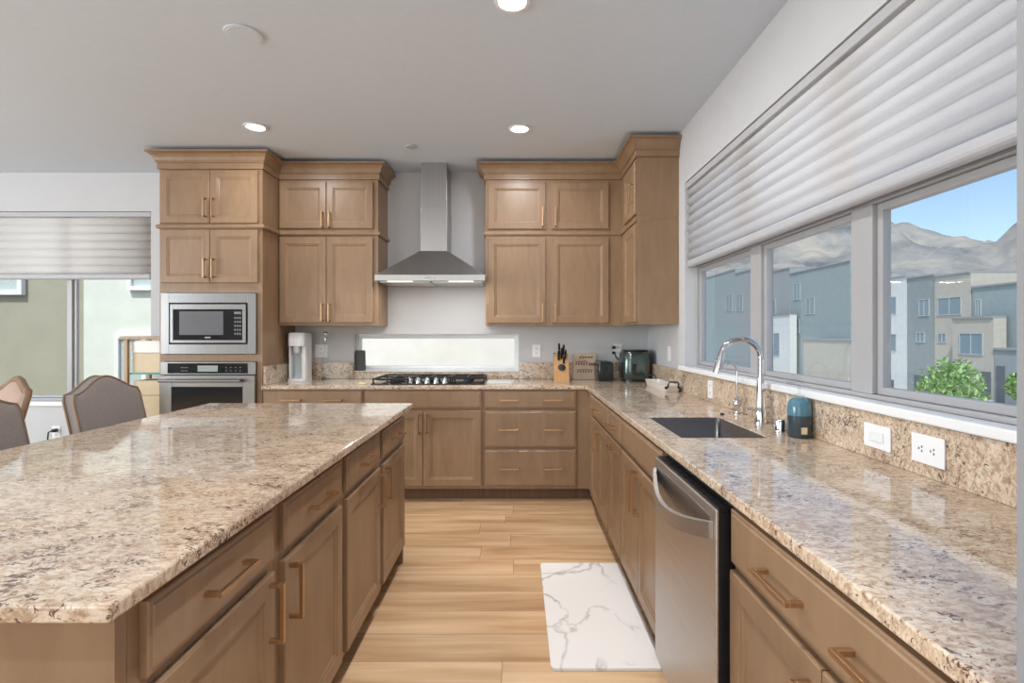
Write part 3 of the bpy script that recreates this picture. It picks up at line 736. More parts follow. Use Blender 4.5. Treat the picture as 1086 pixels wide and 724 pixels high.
downlight(-.02, 2.27, 'recessed ceiling light at the top edge of the photo', 14, 90)
downlight(-.02, .88, 'added unseen recessed ceiling light over the aisle just in front of the camera', 9, 90)  # this and the following downlights are unseen, added to brighten floor and lower cabinets
downlight(-.02, -.5, 'added unseen recessed ceiling light over the aisle just behind the camera', 11, 60)
downlight(-1.84, .88, 'added unseen recessed ceiling light over the near end of the island', 6)
downlight(-1.84, -.5, 'added unseen recessed ceiling light behind the island and the camera', 10)
t = thing('ceiling_speaker', 'flush round white speaker in the ceiling', 'speaker', (-1.33, 2.525, ZC))
b = new(); lathe(b, [(.082, -.0005), (.088, -.003), (.086, -.007), (.078, -.007)]); fin('rim', b, 'ceiling', t, smooth=40)
b = new(); lathe(b, [(.076, -.0072), (.074, -.0085), (.001, -.0085)]); fin('grille', b, 'ceiling', t)
t = thing('sprinkler_cover', 'small round white cover on the ceiling near the hood chimney', 'sprinkler', (-.82, 4.035, ZC))
b = new(); lathe(b, [(.042, -.0005), (.044, -.006), (.040, -.010), (.001, -.011)]); fin('cover_plate', b, 'rail', t, smooth=40)

# ------------------------------------------------------------------ outlets and switches
def plate(kind, label, loc, rz, wd, ht, group='white wall plates'):
    t = thing('wall_outlet' if kind != 'switch' else 'light_switch', label, 'outlet' if kind != 'switch' else 'switch', loc, rz, group)
    b = new(); bx(b, -wd/2, wd/2, -.006, -.0005, -ht/2, ht/2, .002); fin('plate', b, 'outlet', t)
    hz_ = wd > ht
    b = new()
    if kind == 'switch':
        if hz_: bx(b, -.033, .033, -.009, -.0062, -.016, .016, .001)
        else: bx(b, -.016, .016, -.009, -.0062, -.033, .033, .001)
        fin('rocker', b, 'white_plastic', t)
    else:
        b.free()
        for s in (-1, 1):
            b = new()
            cx, cz = (s*.021, 0) if hz_ else (0, s*.021)
            for (p, q) in ((-.006, .003), (.006, .003), (0, -.008)):
                if hz_: p, q = q, p
                bx(b, cx+p-.0018, cx+p+.0018, -.0068, -.0061, cz+q-.003, cz+q+.003)
            fin('socket', b, 'slot', t)
    return t
plate('outlet', 'small white outlet in the granite upstand by the tray', (XS, 3.09, .99), R, .07, .105)
plate('switch', 'white horizontal rocker switch plate in the granite upstand', (XS, 1.66, .991), R, .122, .076)
plate('outlet', 'white horizontal outlet plate in the granite upstand nearest the camera', (XS, 1.455, .994), R, .117, .082)
plate('switch', 'white switch plate on the wall beside the window, above the tray', (XW, 4.04, 1.166), R, .075, .115)
plate('outlet', 'white outlet plate on the back wall above the knife block', (.18, YW, 1.166), 0, .075, .115)
plate('outlet', 'white outlet plate on the back wall behind the air fryer plug', (.915, YW, 1.172), 0, .075, .115)
plate('outlet', 'white outlet plate on the back wall behind the clear stoppered bottle', (-1.77, YW, 1.166), 0, .115, .115)
plate('outlet', 'white outlet low under the dining window with a black plug', (-4.17, YW, .43), 0, .075, .115)
b = new(); tube(b, [(-4.165, YW-.008, .45), (-4.165, YW-.05, .452), (-4.19, YW-.06, .44), (-4.21, YW-.045, .38), (-4.215, YW-.03, .2), (-4.25, YW-.03, .012)], .006, 8)
bx(b, -4.18, -4.15, YW-.045, YW-.0075, .436, .466, .004); tag(fin('power_cord', b, 'black', smooth=40), 'black plug and cord in the low outlet under the dining window', 'cord')
b = new(); bx(b, .86, .89, YW-.04, YW-.0075, 1.185, 1.212, .006)
tag(fin('black_plug', b, 'black'), 'upper black plug in the outlet by the air fryer', 'plug')
b = new(); bx(b, .86, .89, YW-.04, YW-.0075, 1.138, 1.163, .006)
tube(b, [(.875, YW-.035, 1.15), (.878, YW-.055, 1.14), (.888, YW-.065, 1.115), (.91, YW-.072, 1.09), (.945, YW-.055, 1.07), (.965, YW-.045, 1.06)], .006, 8)
tag(fin('power_cord', b, 'black', smooth=40), 'lower black plug with the cord running to the air fryer', 'cord')

# ------------------------------------------------------------------ faucets and things at the sink
def arc(c, r, a0, a1, n, d):
    """points on an arc in the vertical plane through direction d (unit 2D)"""
    return [(c[0]+d[0]*r*math.cos(a0+(a1-a0)*k/n), c[1]+d[1]*r*math.cos(a0+(a1-a0)*k/n), c[2]+r*math.sin(a0+(a1-a0)*k/n)) for k in range(n+1)]
t = thing('kitchen_faucet', 'tall chrome gooseneck faucet behind the sink', 'faucet', (1.103, 2.345, CT1))
b = new(); lathe(b, [(.029, .0005), (.029, .004), (.027, .006), (.026, .052), (.024, .060), (.020, .075), (.016, .16), (.0150, .20), (.0145, .205)]); fin('base', b, 'chrome', t, smooth=40)
d = (-.985, .17)
rA = .085
pts = [(0, 0, .20), (0, 0, .25)] + arc((d[0]*rA, d[1]*rA, .295), rA, PI, PI*.12, 18, d)
b = new(); tube(b, pts, .0125, 16); fin('spout', b, 'chrome', t, smooth=40)
e = Vector(pts[-1]); e2 = Vector((d[0]*.188, d[1]*.188, .225))
b = new(); tube(b, [e, e+(e2-e)*.1, e+(e2-e)*.75, e2], [.0135, .0145, .0185, .019], 16); fin('spray_head', b, 'chrome', t, smooth=40)
b = new(); tube(b, [(0, 0, .062), (-.012, -.012, .066), (-.055, -.02, .068), (-.075, -.022, .068)], [.010, .009, .006, .005], 10); fin('lever', b, 'chrome', t, smooth=40)
t = thing('water_filter_faucet', 'small chrome filter tap with a thin curved spout beside the main faucet', 'faucet', (1.113, 2.62, CT1))
b = new(); lathe(b, [(.020, .0005), (.020, .004), (.012, .010), (.010, .025), (.018, .040), (.020, .052), (.018, .066), (.010, .078), (.006, .09)]); fin('base', b, 'chrome', t, smooth=40)
pts = [(0, 0, .085), (0, 0, .21)] + arc((-.045, .0, .215), .045, 0, PI*.92, 14, (1, 0))
b = new(); tube(b, pts, .0048, 10); fin('spout', b, 'chrome', t, smooth=40)
b = new(); tube(b, [(.0, -.016, .055), (.005, -.036, .062), (.006, -.04, .085)], [.006, .006, .005], 8); fin('lever', b, 'chrome', t, smooth=40)
b = new(); lathe(b, [(.026, .0005), (.026, .004), (.024, .005), (.024, .048), (.022, .053), (.001, .054)])
o = fin('air_gap_cap', b, 'chrome', None, smooth=40); o.location = (1.088, 2.14, CT1); tag(o, 'short chrome cylinder on the counter between faucet and soap bottle', 'air gap')
b = new(); lathe(b, [(.010, .0005), (.011, .004), (.006, .009), (.001, .010)], (0, 0), 16)
o = fin('hole_cover', b, 'iron', None, smooth=40); o.location = (1.03, 2.60, CT1); tag(o, 'tiny dark button on the counter at the far corner of the sink', 'button')
t = thing('soap_dispenser', 'teal and slate soap bottle with a clear pump by the sink', 'soap dispenser', (1.112, 2.04, CT1))
b = new(); lathe(b, [(.040, .0005), (.0435, .006), (.0435, .086)]); fin('lower_body', b, 'slate', t, smooth=40)
b = new(); lathe(b, [(.0435, .0865), (.0435, .118), (.040, .138), (.028, .150), (.020, .154)]); fin('upper_body', b, 'teal', t, smooth=40)
b = new(); lathe(b, [(.019, .1545), (.019, .168), (.006, .170), (.006, .205)], (0, 0), 20); bx(b, -.05, .014, -.010, .010, .2055, .217, .004); fin('pump', b, 'clear', t, smooth=40)
b = new(); bx(b, -.011, .011, -.0445, -.0425, .018, .044, .001); o = fin('label_tag', b, 'cream', t); o.rotation_euler = (0, 0, -.1); o['label'] = 'small cream label'

# ------------------------------------------------------------------ things on the back counter
Zc = CT1
t = thing('soda_maker', 'tall white drinks maker in the corner by the oven tower', 'soda maker', (-1.885, 4.50, Zc))
b = new()
prism(b, rpoly(-.072, .072, -.09, .12, .03), 'z', .0005, .022); fin('base', b, 'white_plastic', t, smooth=40)
b = new(); prism(b, rpoly(-.070, .070, .03, .118, .03), 'z', .0225, .30); bx(b, -.070, -.060, -.05, .05, .0225, .30, .004); bx(b, .036, .070, -.05, .05, .0225, .30, .006); fin('column', b, 'white_plastic', t, smooth=40)
b = new(); loft(b, [[(x, y, z) for x, y in rpoly(-.070+i, .070-i, -.085+i, .118-i, .03)] for i, z in ((0, .3005), (0, .40), (.004, .413), (.012, .418))]); fin('head', b, 'white_plastic', t, smooth=40)
b = new(); lathe(b, [(.026, .24), (.030, .26), (.030, .30)], (-.012, -.02), 20); fin('nozzle', b, 'white_plastic', t, smooth=40)
b = new(); lathe(b, [(.038, .0225), (.040, .03), (.040, .17), (.030, .20), (.018, .22), (.018, .239)], (-.012, -.02), 24); fin('bottle', b, 'clear', t, smooth=40)
def bottle(label, loc, prof, stop):
    t = thing('glass_bottle', label, 'bottle', loc)
    b = new(); lathe(b, prof, (0, 0), 24); fin('body', b, 'clear', t, smooth=40)
    b = new(); lathe(b, stop[1], (0, 0), 16); fin('stopper', b, stop[0], t, smooth=40)
bottle('squat clear bottle beside the granite upstand of the oven tower', (-1.94, 4.30, Zc), [(.030, .0005), (.034, .006), (.034, .12), (.028, .15), (.016, .17), (.015, .18)], ('clear', [(.017, .181), (.017, .20), (.010, .212), (.001, .214)]))
bottle('slim clear bottle with a shiny ball stopper right of the drinks maker', (-1.69, 4.58, Zc), [(.028, .0005), (.032, .006), (.032, .19), (.026, .23), (.012, .27), (.011, .33)], ('chrome', [(.009, .331), (.012, .345), (.012, .372), (.008, .385), (.018, .398), (.020, .408), (.016, .42), (.001, .426)]))
b = new(); lathe(b, [(.040, .0005), (.045, .004), (.043, .168), (.040, .182), (.036, .184), (.001, .183)])
o = fin('smart_speaker', b, 'charcoal', None, smooth=40); o.location = (-1.425, 4.735, CWZ0+.008); tag(o, 'charcoal fabric cylinder standing on the sill of the low window', 'speaker')
b = new(); bx(b, -.026, .026, -.018, .018, .0005, .016, .005); o = fin('sponge', b, 'sponge'); o.location = (-1.235, 4.16, Zc); tag(o, 'small pale yellow sponge on the counter left of the cooktop', 'sponge')
b = new(); loft(b, [[(x, y, z) for x, y in rpoly(-.11, .11, -.14, .14, .02)] for z in (.0005, .012)]); o = fin('marble_board', b, 'marbleboard'); o.location = (-.135, 4.33, Zc); tag(o, 'flat pale grey marble board on the counter right of the cooktop', 'board')

# knife block
t = thing('knife_block', 'light wooden knife block on the back counter', 'knife block', (.385, 4.50, Zc), 0)
b = new(); prism(b, [(-.09, .0005), (.06, .0005), (.085, .215), (.02, .235), (-.075, .10)], 'x', -.062, .062); fin('body', b, 'blockwood', t)
b = new(); lathe(b, [(.033, 0), (.033, .003), (.001, .004)], (0, 0), 24); o = fin('emblem', b, 'black', t); o.location = (0, -.070, .118); o.rotation_euler = (math.radians(56), 0, 0); o['label'] = 'dark oval mark on the sloping face'
nrm = Vector((0, -.135, .095)).normalized()
kn = None
def knife(name, x, y, L, label, grp, dx=0.0):
    t = thing(name, label, 'knife', (.385+x, 4.50+y, Zc), 0, grp)
    dirv = Vector((dx, -.42, 1)).normalized()
    z = .235-(.02-y)*1.42 if y < .02 else .225
    p0 = Vector((0, 0, z+.003))
    b = new(); tube(b, [p0, p0+dirv*L*.15, p0+dirv*L*.7, p0+dirv*L], [.0085, .0095, .010, .008], 10); fin('handle', b, 'black', t, smooth=40)
    b = new(); tube(b, [p0+dirv*(L+.0005), p0+dirv*(L+.004)], .007, 10); fin('end_cap', b, 'steel', t)
for i, (x, y, L, dx) in enumerate(((-.015, .010, .11, -.05), (.016, .008, .10, .06), (.002, -.012, .10, 0), (.030, -.015, .085, .08), (-.022, -.02, .09, -.06), (.018, -.04, .075, .05))):
    knife('knife', x, y, L, 'black-handled knife stuck in the wooden block', 'black-handled knives in the block', dx)
b = new(); tube(b, [(0, 0, .001), (0, 0, .228)], .003, 8); bx(b, -.013, .013, -.005, .005, .2285, .238, .002)
lathe(b, [(.02, .0005), (.02, .006), (.006, .009)], (0, 0), 20)
o = fin('corkscrew_stand', b, 'iron', None, smooth=40); o.location = (.337, 4.60, Zc); tag(o, 'thin dark upright rod with a crossbar behind the knife block', 'rod')

# plaque
t = thing('plaque', 'square wooden plaque with red-brown script leaning behind the toaster', 'plaque', (.605, 4.615, Zc))
b = new(); bx(b, -.103, .103, -.008, .008, .0005, .232, .003); o = fin('board', b, 'plaquewood', t)
b = new()
def scribble(x0, x1, z, h, n, seed):
    rnd = random.Random(seed); pts = []; A = [0.45+0.55*rnd.random() for _ in range(n+2)]
    for k in range(n*14+1):
        u = k/(n*14); q = u*n; a = A[int(q)]+(A[int(q)+1]-A[int(q)])*(q-int(q)); zz = math.cos(2*PI*q)
        pts.append((x0+(x1-x0)*u+.009*math.sin(2*PI*q)+.006*zz*a, -.0095, z+h*zz*a))
    tube(b, pts, .0026, 6)
scribble(-.085, .03, .145, .026, 5, 3); scribble(.035, .088, .135, .018, 3, 4); scribble(-.07, .07, .075, .016, 6, 5); scribble(-.05, .08, .195, .012, 5, 6)
fin('script', b, 'red_ink', t)
for o in t.children: o.rotation_euler = (-.14, 0, 0)

t = thing('toaster', 'dark two-slot toaster seen end-on by the plaque', 'toaster', (.757, 4.52, Zc))
b = new(); loft(b, [[(x, y, z) for x, y in rpoly(-.066+i, .066-i, -.12+i, .12-i, .02)] for i, z in ((.004, .012), (0, .02), (0, .145), (.006, .162), (.02, .170))]); fin('shell', b, 'toaster', t, smooth=40)
b = new(); bx(b, -.060, .060, -.11, .11, .0005, .0118); fin('base', b, 'black', t)
b = new(); bx(b, -.007, .007, -.122, -.1205, .04, .145, .001); bx(b, -.02, .02, -.140, -.1225, .105, .118, .004); fin('lever', b, 'black', t)
b = new()
for s in (-.026, .026): bx(b, s-.011, s+.011, -.09, .09, .1702, .1712)
fin('slots', b, 'black', t)

t = thing('air_fryer', 'rounded green-grey air fryer in the back corner of the counter', 'air fryer', (1.022, 4.50, Zc), .0)
b = new(); loft(b, [[(x, y, z) for x, y in rpoly(-.125+i, .125-i, -.135+i, .135-i, .075, 8)] for i, z in ((.010, .018), (.003, .035), (0, .09), (.003, .18), (.010, .245), (.018, .258), (.035, .264))]); fin('shell', b, 'fryer', t, smooth=50)
b = new(); loft(b, [[(x, y, z) for x, y in rpoly(-.110, .110, -.12, .12, .07, 8)] for z in (.0005, .0175)]); fin('base', b, 'black', t)
b = new(); loft(b, [[(x, y, z) for x, y in rpoly(-.108, .108, -.118, .118, .07, 8)] for z in (.2645, .268)]); fin('lid', b, 'black', t)
b = new(); bx(b, -.052, -.022, -.175, -.134, .125, .152, .006); bx(b, -.048, -.026, -.175, -.155, .06, .126, .006); fin('handle', b, 'black', t)
b = new(); bx(b, .1255, .131, -.03, .10, .02, .16, .002); fin('vent', b, 'black', t)

t = thing('serving_tray', 'long white ceramic tray with black wire handles by the window upstand', 'tray', (1.083, 3.875, Zc))
def rr(hx, hy, z): return [(x, y, z) for x, y in rpoly(-hx, hx, -hy, hy, .012)]
b = new(); loft(b, [rr(.048, .25, .0005), rr(.060, .275, .045), rr(.055, .270, .045), rr(.045, .247, .006)]); fin('dish', b, 'ceramic', t, smooth=30)
for s in (-1, 1):
    b = new(); y_ = s*.279
    tube(b, [(-.035, y_, .034), (-.036, y_+s*.014, .055), (-.028, y_+s*.018, .073), (.028, y_+s*.018, .073), (.036, y_+s*.014, .055), (.035, y_, .034)], .0055, 8)
    for sx in (-1, 1): tube(b, [(sx*.035, y_-.002*s, .034), (sx*.053, y_+.004*s, .030)], [.007, .011], 8)
    fin('handle', b, 'iron', t, smooth=40)

# floor mat
b = new(); prism(b, rpoly(.135, .585, 2.03, 2.965, .02), 'z', .0008, .012)
tag(fin('kitchen_mat', b, 'mat'), 'white marble-patterned mat on the floor in front of the sink cabinet', 'mat')

# ------------------------------------------------------------------ seating
def back_loop(hw, shoulder, peak, z0, n=24, flare=0.02):
    """camelback outline in (y, z)"""
    P = [(-hw+flare, z0), (-hw, (z0+shoulder)/2), (-hw, shoulder-.03)]
    for k in range(n+1):
        u = k/n; y = -hw+.012+(2*hw-.024)*u; a = math.sin(PI*u)
        P.append((y, shoulder + (peak-shoulder)*(a**1.8)))
    P += [(hw, shoulder-.03), (hw, (z0+shoulder)/2), (hw-flare, z0)]
    return P
def stool(label, loc, rz, seat_z, top_z, frame_show=False, name='counter_stool', group='upholstered stools at the island', cat='stool', fabric='linen', hw=.225):
    """local +x is the way the sitter looks; backrest leans to -x"""
    t = thing(name, label, cat, loc, rz, group)
    b = new(); prism(b, rpoly(-.20, .22, -.225, .225, .05), 'z', seat_z-.075, seat_z-.012)
    loft(b, [[(x, y, z) for x, y in rpoly(-.20+i, .22-i, -.225+i, .225-i, .05)] for i, z in ((0, seat_z-.0115), (.006, seat_z), (.03, seat_z+.012))]); fin('seat', b, fabric, t, smooth=40)
    for sx in (-1, 1):
        for sy in (-1, 1):
            b = new(); x_, y_ = (.18 if sx > 0 else -.17), sy*.19
            tube(b, [(x_, y_, seat_z-.0755), (x_+sx*.02, y_+sy*.01, .001)], [.026, .017], 4, square=True); fin('leg', b, 'frame', t)
    b = new(); fz_ = seat_z*.33
    bx(b, .165, .190, -.175, .175, fz_, fz_+.03, .004); bx(b, -.19, -.165, -.175, .175, fz_+.06, fz_+.09, .004)
    for sy in (-1, 1): bx(b, -.17, .17, sy*.185-.012, sy*.185+.012, fz_+.04, fz_+.07, .004)
    fin('stretcher', b, 'frame', t)
    lean = .235
    def sh(y, z, x): return (x - (z-seat_z)*lean, y, z)
    P = back_loop(hw, top_z-.075, top_z, seat_z+.014)
    c = (0, (seat_z+top_z)/2)
    def inset(P, s): return [(p[0]*(1-s/hw), c[1]+(p[1]-c[1])*(1-s/.25)) for p in P]
    b = new()
    fx0 = -.145
    Pi = inset(P, .026) if frame_show else P
    loft(b, [[sh(y, z, fx0-.050) for y, z in inset(Pi, .004)], [sh(y, z, fx0-.004) for y, z in Pi], [sh(y, z, fx0+.006) for y, z in inset(Pi, .010)], [sh(y, z, fx0+.014) for y, z in inset(Pi, .05)]])
    fin('backrest', b, fabric, t, smooth=35)
    b = new()
    if frame_show:
        n = len(P)
        pts = [sh(y, z, fx0-.022) for y, z in inset(P, .012)]
        tube(b, pts, .024, 8, square=False)
    else:
        for xx in (fx0+.001, fx0-.047):
            tube(b, [sh(y, z, xx) for y, z in inset(P, .002)], .0055, 8)
    fin('back_frame' if frame_show else 'welt', b, 'frame', t, smooth=50)
    return t
stool('grey upholstered camelback stool at the far end of the island', (-1.85, 2.64, 0), 0, .66, 1.107, hw=.215)
stool('grey upholstered stool cut off by the left edge of the photo', (-1.85, 1.955, 0), 0, .66, 1.107, hw=.215)
stool('wooden-framed dining chair by the dining window', (-3.60, 3.34, 0), 4.22, .46, 1.02, True, 'dining_chair', None, 'chair', 'linen_warm', .23)

# ------------------------------------------------------------------ rack by the window
t = thing('storage_rack', 'narrow wooden rack between the dining window and the oven tower', 'rack', (-3.06, 4.40, 0))
b = new(); bx(b, -.19, .19, -.16, .16, 1.275, 1.30, .003); fin('top_board', b, 'rackwood', t)
for sx in (-1, 1):
    for sy in (-1, 1):
        b = new(); bx(b, sx*.15-.014, sx*.15+.014, sy*.13-.014, sy*.13+.014, .001, 1.2745, .002); fin('post', b, 'rackwood', t)
for z in (.30, .62, .985):
    b = new(); bx(b, -.135, .135, -.12, .12, z, z+.014, .002); fin('shelf', b, 'teal_glass' if z > .9 else 'rackwood', t)
def boxx(label, x0, x1, z0, z1, rot=0.0, mat='cream', d=(-.11, .08)):
    b = new(); h = z1-z0
    loft(b, [[(x, y, z) for x, y in rpoly(x0, x1, d[0], d[1], .01)] for z in (0, h)]); 
    loft(b, [[(x, y, z) for x, y in rpoly(x0+.008, x1-.008, d[0]+.008, d[1]-.008, .006)] for z in (h+.0005, h+.004)])
    o = fin('storage_box', b, mat); o.location = (-3.06, 4.40, z0); o.rotation_euler = (0, rot, 0); tag(o, label, 'box', 'cream boxes on the wooden rack')
boxx('tall cream box on the upper tier of the wooden rack', -.12, .12, 1.0, 1.16)
boxx('patterned pale box under the top board of the wooden rack', -.125, .125, 1.166, 1.262, 0, 'ceramic')
boxx('cream box in the middle tier of the wooden rack', -.11, .125, .815, .93)
boxx('cream box lowest in view on the wooden rack, under another box', -.125, .125, .635, .808)

# ------------------------------------------------------------------ outside
GZ = -5.0
b = new()
n = 2
for (x0_, x1_, y0_, y1_) in ((1.6, 420, -200, 700), (-60, 1.6, 5.2, 200)):
    bx(b, x0_, x1_, y0_, y1_, GZ-.2, GZ)
struct('ground_outside', b, 'asphalt')
def house(label, x0, x1, y0, y1, z1, mat, wins=(), doors=(), face='x', roof=True, group='houses across the street', z0=GZ):
    t = thing('house', label, 'house', ((x0+x1)/2, (y0+y1)/2, z0), 0, group)
    ox, oy = (x0+x1)/2, (y0+y1)/2
    b = new(); bx(b, x0-ox, x1-ox, y0-oy, y1-oy, .001, z1-z0); fin('wall', b, mat, t)
    if roof:
        b = new(); e = .12; fx_, fy_ = (e, 0) if face == 'x' else (0, e); bx(b, x0-ox-fx_, x1-ox, y0-oy-fy_, y1-oy, z1-z0+.001, z1-z0+.18, .02); fin('roof', b, 'roofing', t)
    for (a0, a1, c0, c1) in wins:
        f = new(); p = new(); k = .07
        def B(bm, u0, u1, d0, d1, v0, v1):
            if face == 'x': bx(bm, x0-ox+d0, x0-ox+d1, u0-oy, u1-oy, v0-z0, v1-z0)
            else: bx(bm, u0-ox, u1-ox, y0-oy+d0, y0-oy+d1, v0-z0, v1-z0)
        B(f, a0, a0+k, -.08, -.002, c0, c1); B(f, a1-k, a1, -.08, -.002, c0, c1); B(f, a0+k, a1-k, -.08, -.002, c0, c0+k); B(f, a0+k, a1-k, -.08, -.002, c1-k, c1); B(f, (a0+a1)/2-k/2, (a0+a1)/2+k/2, -.08, -.002, c0+k, c1-k)
        fo = fin('window', f, 'houseframe' if face == 'x' else 'white', t)
        B(p, a0+k, a1-k, -.04, -.003, c0+k, c1-k); fin('pane', p, 'housewindow' if face == 'x' else 'paleglass', fo)
    for (a0, a1, c1) in doors:
        d_ = new()
        if face == 'x': bx(d_, x0-ox-.05, x0-ox-.002, a0-oy, a1-oy, .002, c1-z0)
        else: bx(d_, a0-ox, a1-ox, y0-oy-.05, y0-oy-.002, .002, c1-z0)
        fin('door', d_, 'housedoor', t)
    return t
HX = 38.0
def Yp(px, X=HX): return X*F/(px-548)
def Zp(px, py, X=HX): return CAMZ - (py-354)*Yp(px, X)/F
def row(label, pa, pb, ptop, mat, X, wins=(), doors=(), depth=9, group='houses across the street'):
    y1, y0 = Yp(pa, X)-.03, Yp(pb, X)+.03; pm = (pa+pb)/2
    W = [(Yp(b_, X), Yp(a_, X), Zp((a_+b_)/2, d_, X), Zp((a_+b_)/2, c_, X)) for a_, b_, c_, d_ in wins]
    D = [(Yp(b_, X), Yp(a_, X), Zp((a_+b_)/2, c_, X)) for a_, b_, c_ in doors]
    return house(label, X, X+depth, y0, y1, Zp(pm, ptop, X), mat, W, D, group=group)
row('white townhouse left of the tall blue-grey one in the nearest window lite', 928, 962, 296, 'stucco_white', 38.0, [(933, 951, 315, 333), (933, 951, 354, 372)], [(936, 948, 402)])
row('blue-grey townhouse block with a flat roof, mid-way in the nearest window lite', 962, 991, 294, 'stucco_blue', 38.0, [(975, 986, 317, 335), (972, 981, 352, 363)], [(970, 982, 398)])
row('tall tan townhouse block with stacked windows in the nearest window lite', 991, 1030, 292, 'stucco_tan', 38.0, [(995, 1020, 315, 334), (995, 1004, 353, 363)])
row('low pale tan wing with a balcony window in front of the tall tan block', 1010, 1054, 338, 'stucco_tan', 36.7, [(1018, 1043, 353, 376)], [(1040, 1051, 394)], 1.0)
row('blue-grey house at the right edge of the view', 1031, 1105, 302, 'stucco_teal', 38.0, [(1035, 1041, 317, 335)])
row('low grey garage at the right edge of the view', 1054, 1110, 372, 'stucco_grey', 36.7, [], [(1057, 1066, 388)], 1.0)
row('grey townhouse behind the left part of the middle window lite', 806, 838, 288, 'stucco_grey', 38.0, [(813, 823, 318, 333)], [], 6)
row('low white garage block seen beside the main faucet', 806, 838, 335, 'stucco_white', 36.7, [(815, 827, 353, 377)], [], .9)
row('blue-grey townhouse with two small windows in the middle window lite', 838, 902, 284, 'stucco_teal', 38.0, [(842, 849, 300, 318), (855, 864, 315, 333), (842, 848, 338, 353)], [], 2.4)
row('low cream wall with a flat top in the middle window lite', 852, 905, 361, 'stucco_tan', 36.0, [], [], 1.8)
row('pale teal townhouse filling the farthest window lite', 745, 780, 291, 'stucco_teal', 38.0, [(770, 777, 312, 330)], [], 6)
row('grey townhouse wing right of the pale teal one in the farthest lite', 780, 800, 288, 'stucco_grey', 38.0, [(781, 788, 312, 330)], [], 6)
# neighbours behind the back wall
house('beige stucco neighbour house outside the left half of the dining window', -16, -7.02, 8.4, 14, 5.5, 'stucco_beige', [(-9.0, -7.95, 1.95, 3.2)], [], 'y', group='neighbour houses behind')
house('pale mint neighbour house outside the right half of the dining window', -7.0, -4.42, 8.38, 14, 5.5, 'stucco_mint', [(-6.25, -5.2, 2.02, 2.9), (-6.45, -5.5, -.4, 1.32)], [], 'y', group='neighbour houses behind')
house('cream stucco neighbour house outside the low cooktop window', -4.39, 1.9, 7.6, 14, 5.0, 'stucco_cream', [(-3.9, -3.0, 2.6, 3.8)], [], 'y', group='neighbour houses behind')

# tree, car, mountain
def tree(label, x, y, ztop, r):
    t = thing('street_tree', label, 'tree', (x, y, GZ), 0, 'street trees')
    H = ztop-GZ
    b = new(); tube(b, [(0, 0, .001), (.05, 0, H*.4), (0, .05, H*.75)], [.12, .08, .03], 8)
    for k in range(6):
        a = k*1.05; tube(b, [(.03, 0, H*.35), (math.cos(a)*r*.5, math.sin(a)*r*.5, H*.68)], [.04, .015], 6)
    fin('trunk', b, 'bark', t)
    b = new(); rnd = random.Random(int(x*10))
    for k in range(1500):
        u = Vector((rnd.gauss(0, 1), rnd.gauss(0, 1), rnd.gauss(0, 1))).normalized()*(rnd.random()**.4)
        p = Vector((u.x*r, u.y*r, H-r*1.15+u.z*r*1.15)); p += Vector((noise.noise(p*1.3), noise.noise(p*1.3+Vector((9, 0, 0))), 0))*.3
        d1 = Vector((rnd.gauss(0, 1), rnd.gauss(0, 1), rnd.gauss(0, 1))).normalized(); d2 = d1.cross(Vector((.3, .5, .8))).normalized()
        s = .10+.08*rnd.random()
        b.faces.new([b.verts.new(p+q) for q in (d1*s*1.6, d2*s*.6, -d1*s*1.2, -d2*s*.6)])
    fin('foliage', b, 'leaf', t)
tree('bright green street tree in front of the tan townhouses', 26.8, 32.0, -.15, 1.75)
tree('green street tree at the right edge of the window view', 34.4, 35.2, -1.2, .9)
t = thing('parked_car', 'pale car parked in front of the tan townhouses', 'car', (34.4, 39.2, GZ), 0)
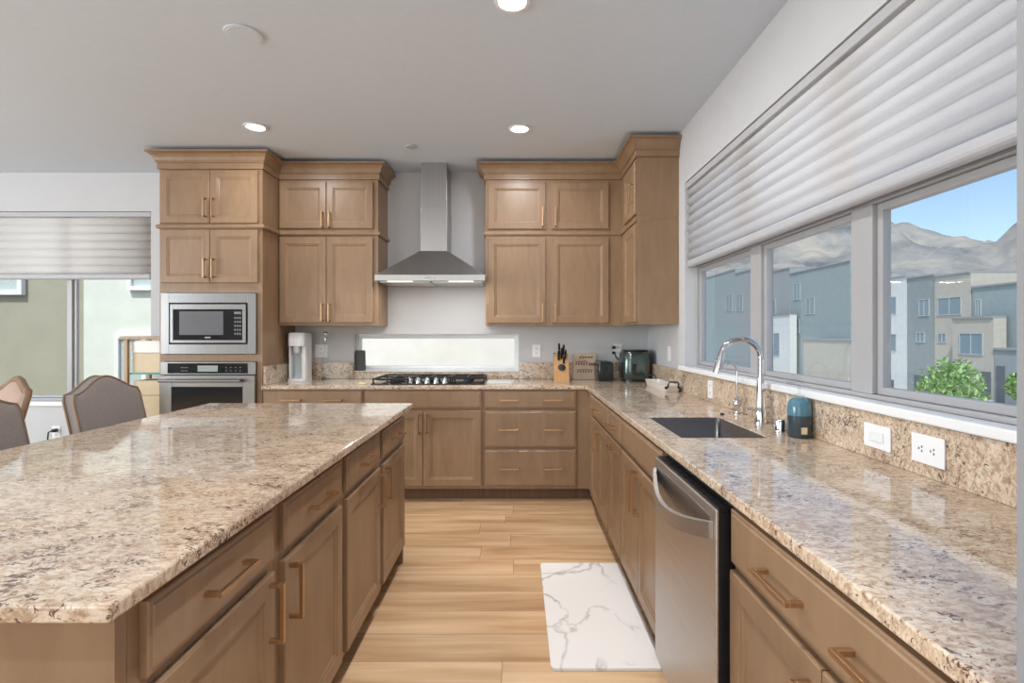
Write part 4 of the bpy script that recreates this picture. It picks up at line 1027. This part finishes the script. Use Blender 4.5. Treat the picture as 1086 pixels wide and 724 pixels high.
b = new(); loft(b, [[(x, y, z) for x, y in rpoly(-.9+i, .9-i, -2.2+j, 2.2-j, .3)] for i, j, z in ((.05, .05, .28), (0, 0, .5), (.02, .02, .85), (.08, .08, .95))]); fin('body', b, 'carpaint', t, smooth=40)
b = new(); loft(b, [[(x, y, z) for x, y in rpoly(-.82+i, .82-i, -1.6+j, 1.5-j, .25)] for i, j, z in ((0, 0, .951), (.12, .45, 1.40))]); fin('windows', b, 'housewindow', t, smooth=40)
b = new(); loft(b, [[(x, y, z) for x, y in rpoly(-.70+i, .70-i, -1.15+i, 1.05-i, .2)] for i, z in ((0, 1.401), (.04, 1.47))]); fin('roof', b, 'carpaint', t, smooth=40)
for sx in (-1, 1):
    for sy in (-1.35, 1.35):
        b = new(); tube(b, [(sx*.92, sy, .33), (sx*.72, sy, .33)], .33, 20); fin('wheel', b, 'tyre', t, smooth=40)

def ridge(deg):
    K = [(-20, 120), (0, 150), (12, 185), (20, 200), (28, 196), (33, 190), (36, 172), (37.8, 158), (40.5, 140), (42.8, 128), (44.1, 150), (47, 205), (55, 230), (70, 180), (95, 120)]
    for (a, h), (c, k) in zip(K, K[1:]):
        if a <= deg <= c: return h+(k-h)*(deg-a)/(c-a)
    return 120
b = new(); NA, NR = 240, 44; V = []
for i in range(NA+1):
    a = -20+115*i/NA; rw = []
    for j in range(NR+1):
        r = 260+ (1150-260)*j/NR; u = (r-260)/640
        x, y = r*math.sin(math.radians(a)), r*math.cos(math.radians(a))
        p = Vector((x, y, 0))*.011
        nz = noise.fractal(p, 1.0, 2.1, 6); nz2 = abs(noise.fractal(p*2.2+Vector((5, 3, 1)), 1.0, 2.0, 5))
        prof = (min(u, 1)**1.5)*(1 if u <= 1 else max(0, 1-(u-1)*1.6))
        z = GZ-1 + ridge(a)*prof*(1 + (.22*nz-.20*nz2)*(1-min(u, 1)**6*.75)) + 6*nz*min(u*3, 1)
        rw.append(b.verts.new((x, y, z)))
    V.append(rw)
for i in range(NA):
    for j in range(NR): b.faces.new((V[i][j], V[i+1][j], V[i+1][j+1], V[i][j+1]))
struct('mountain', b, 'rock', smooth=60)
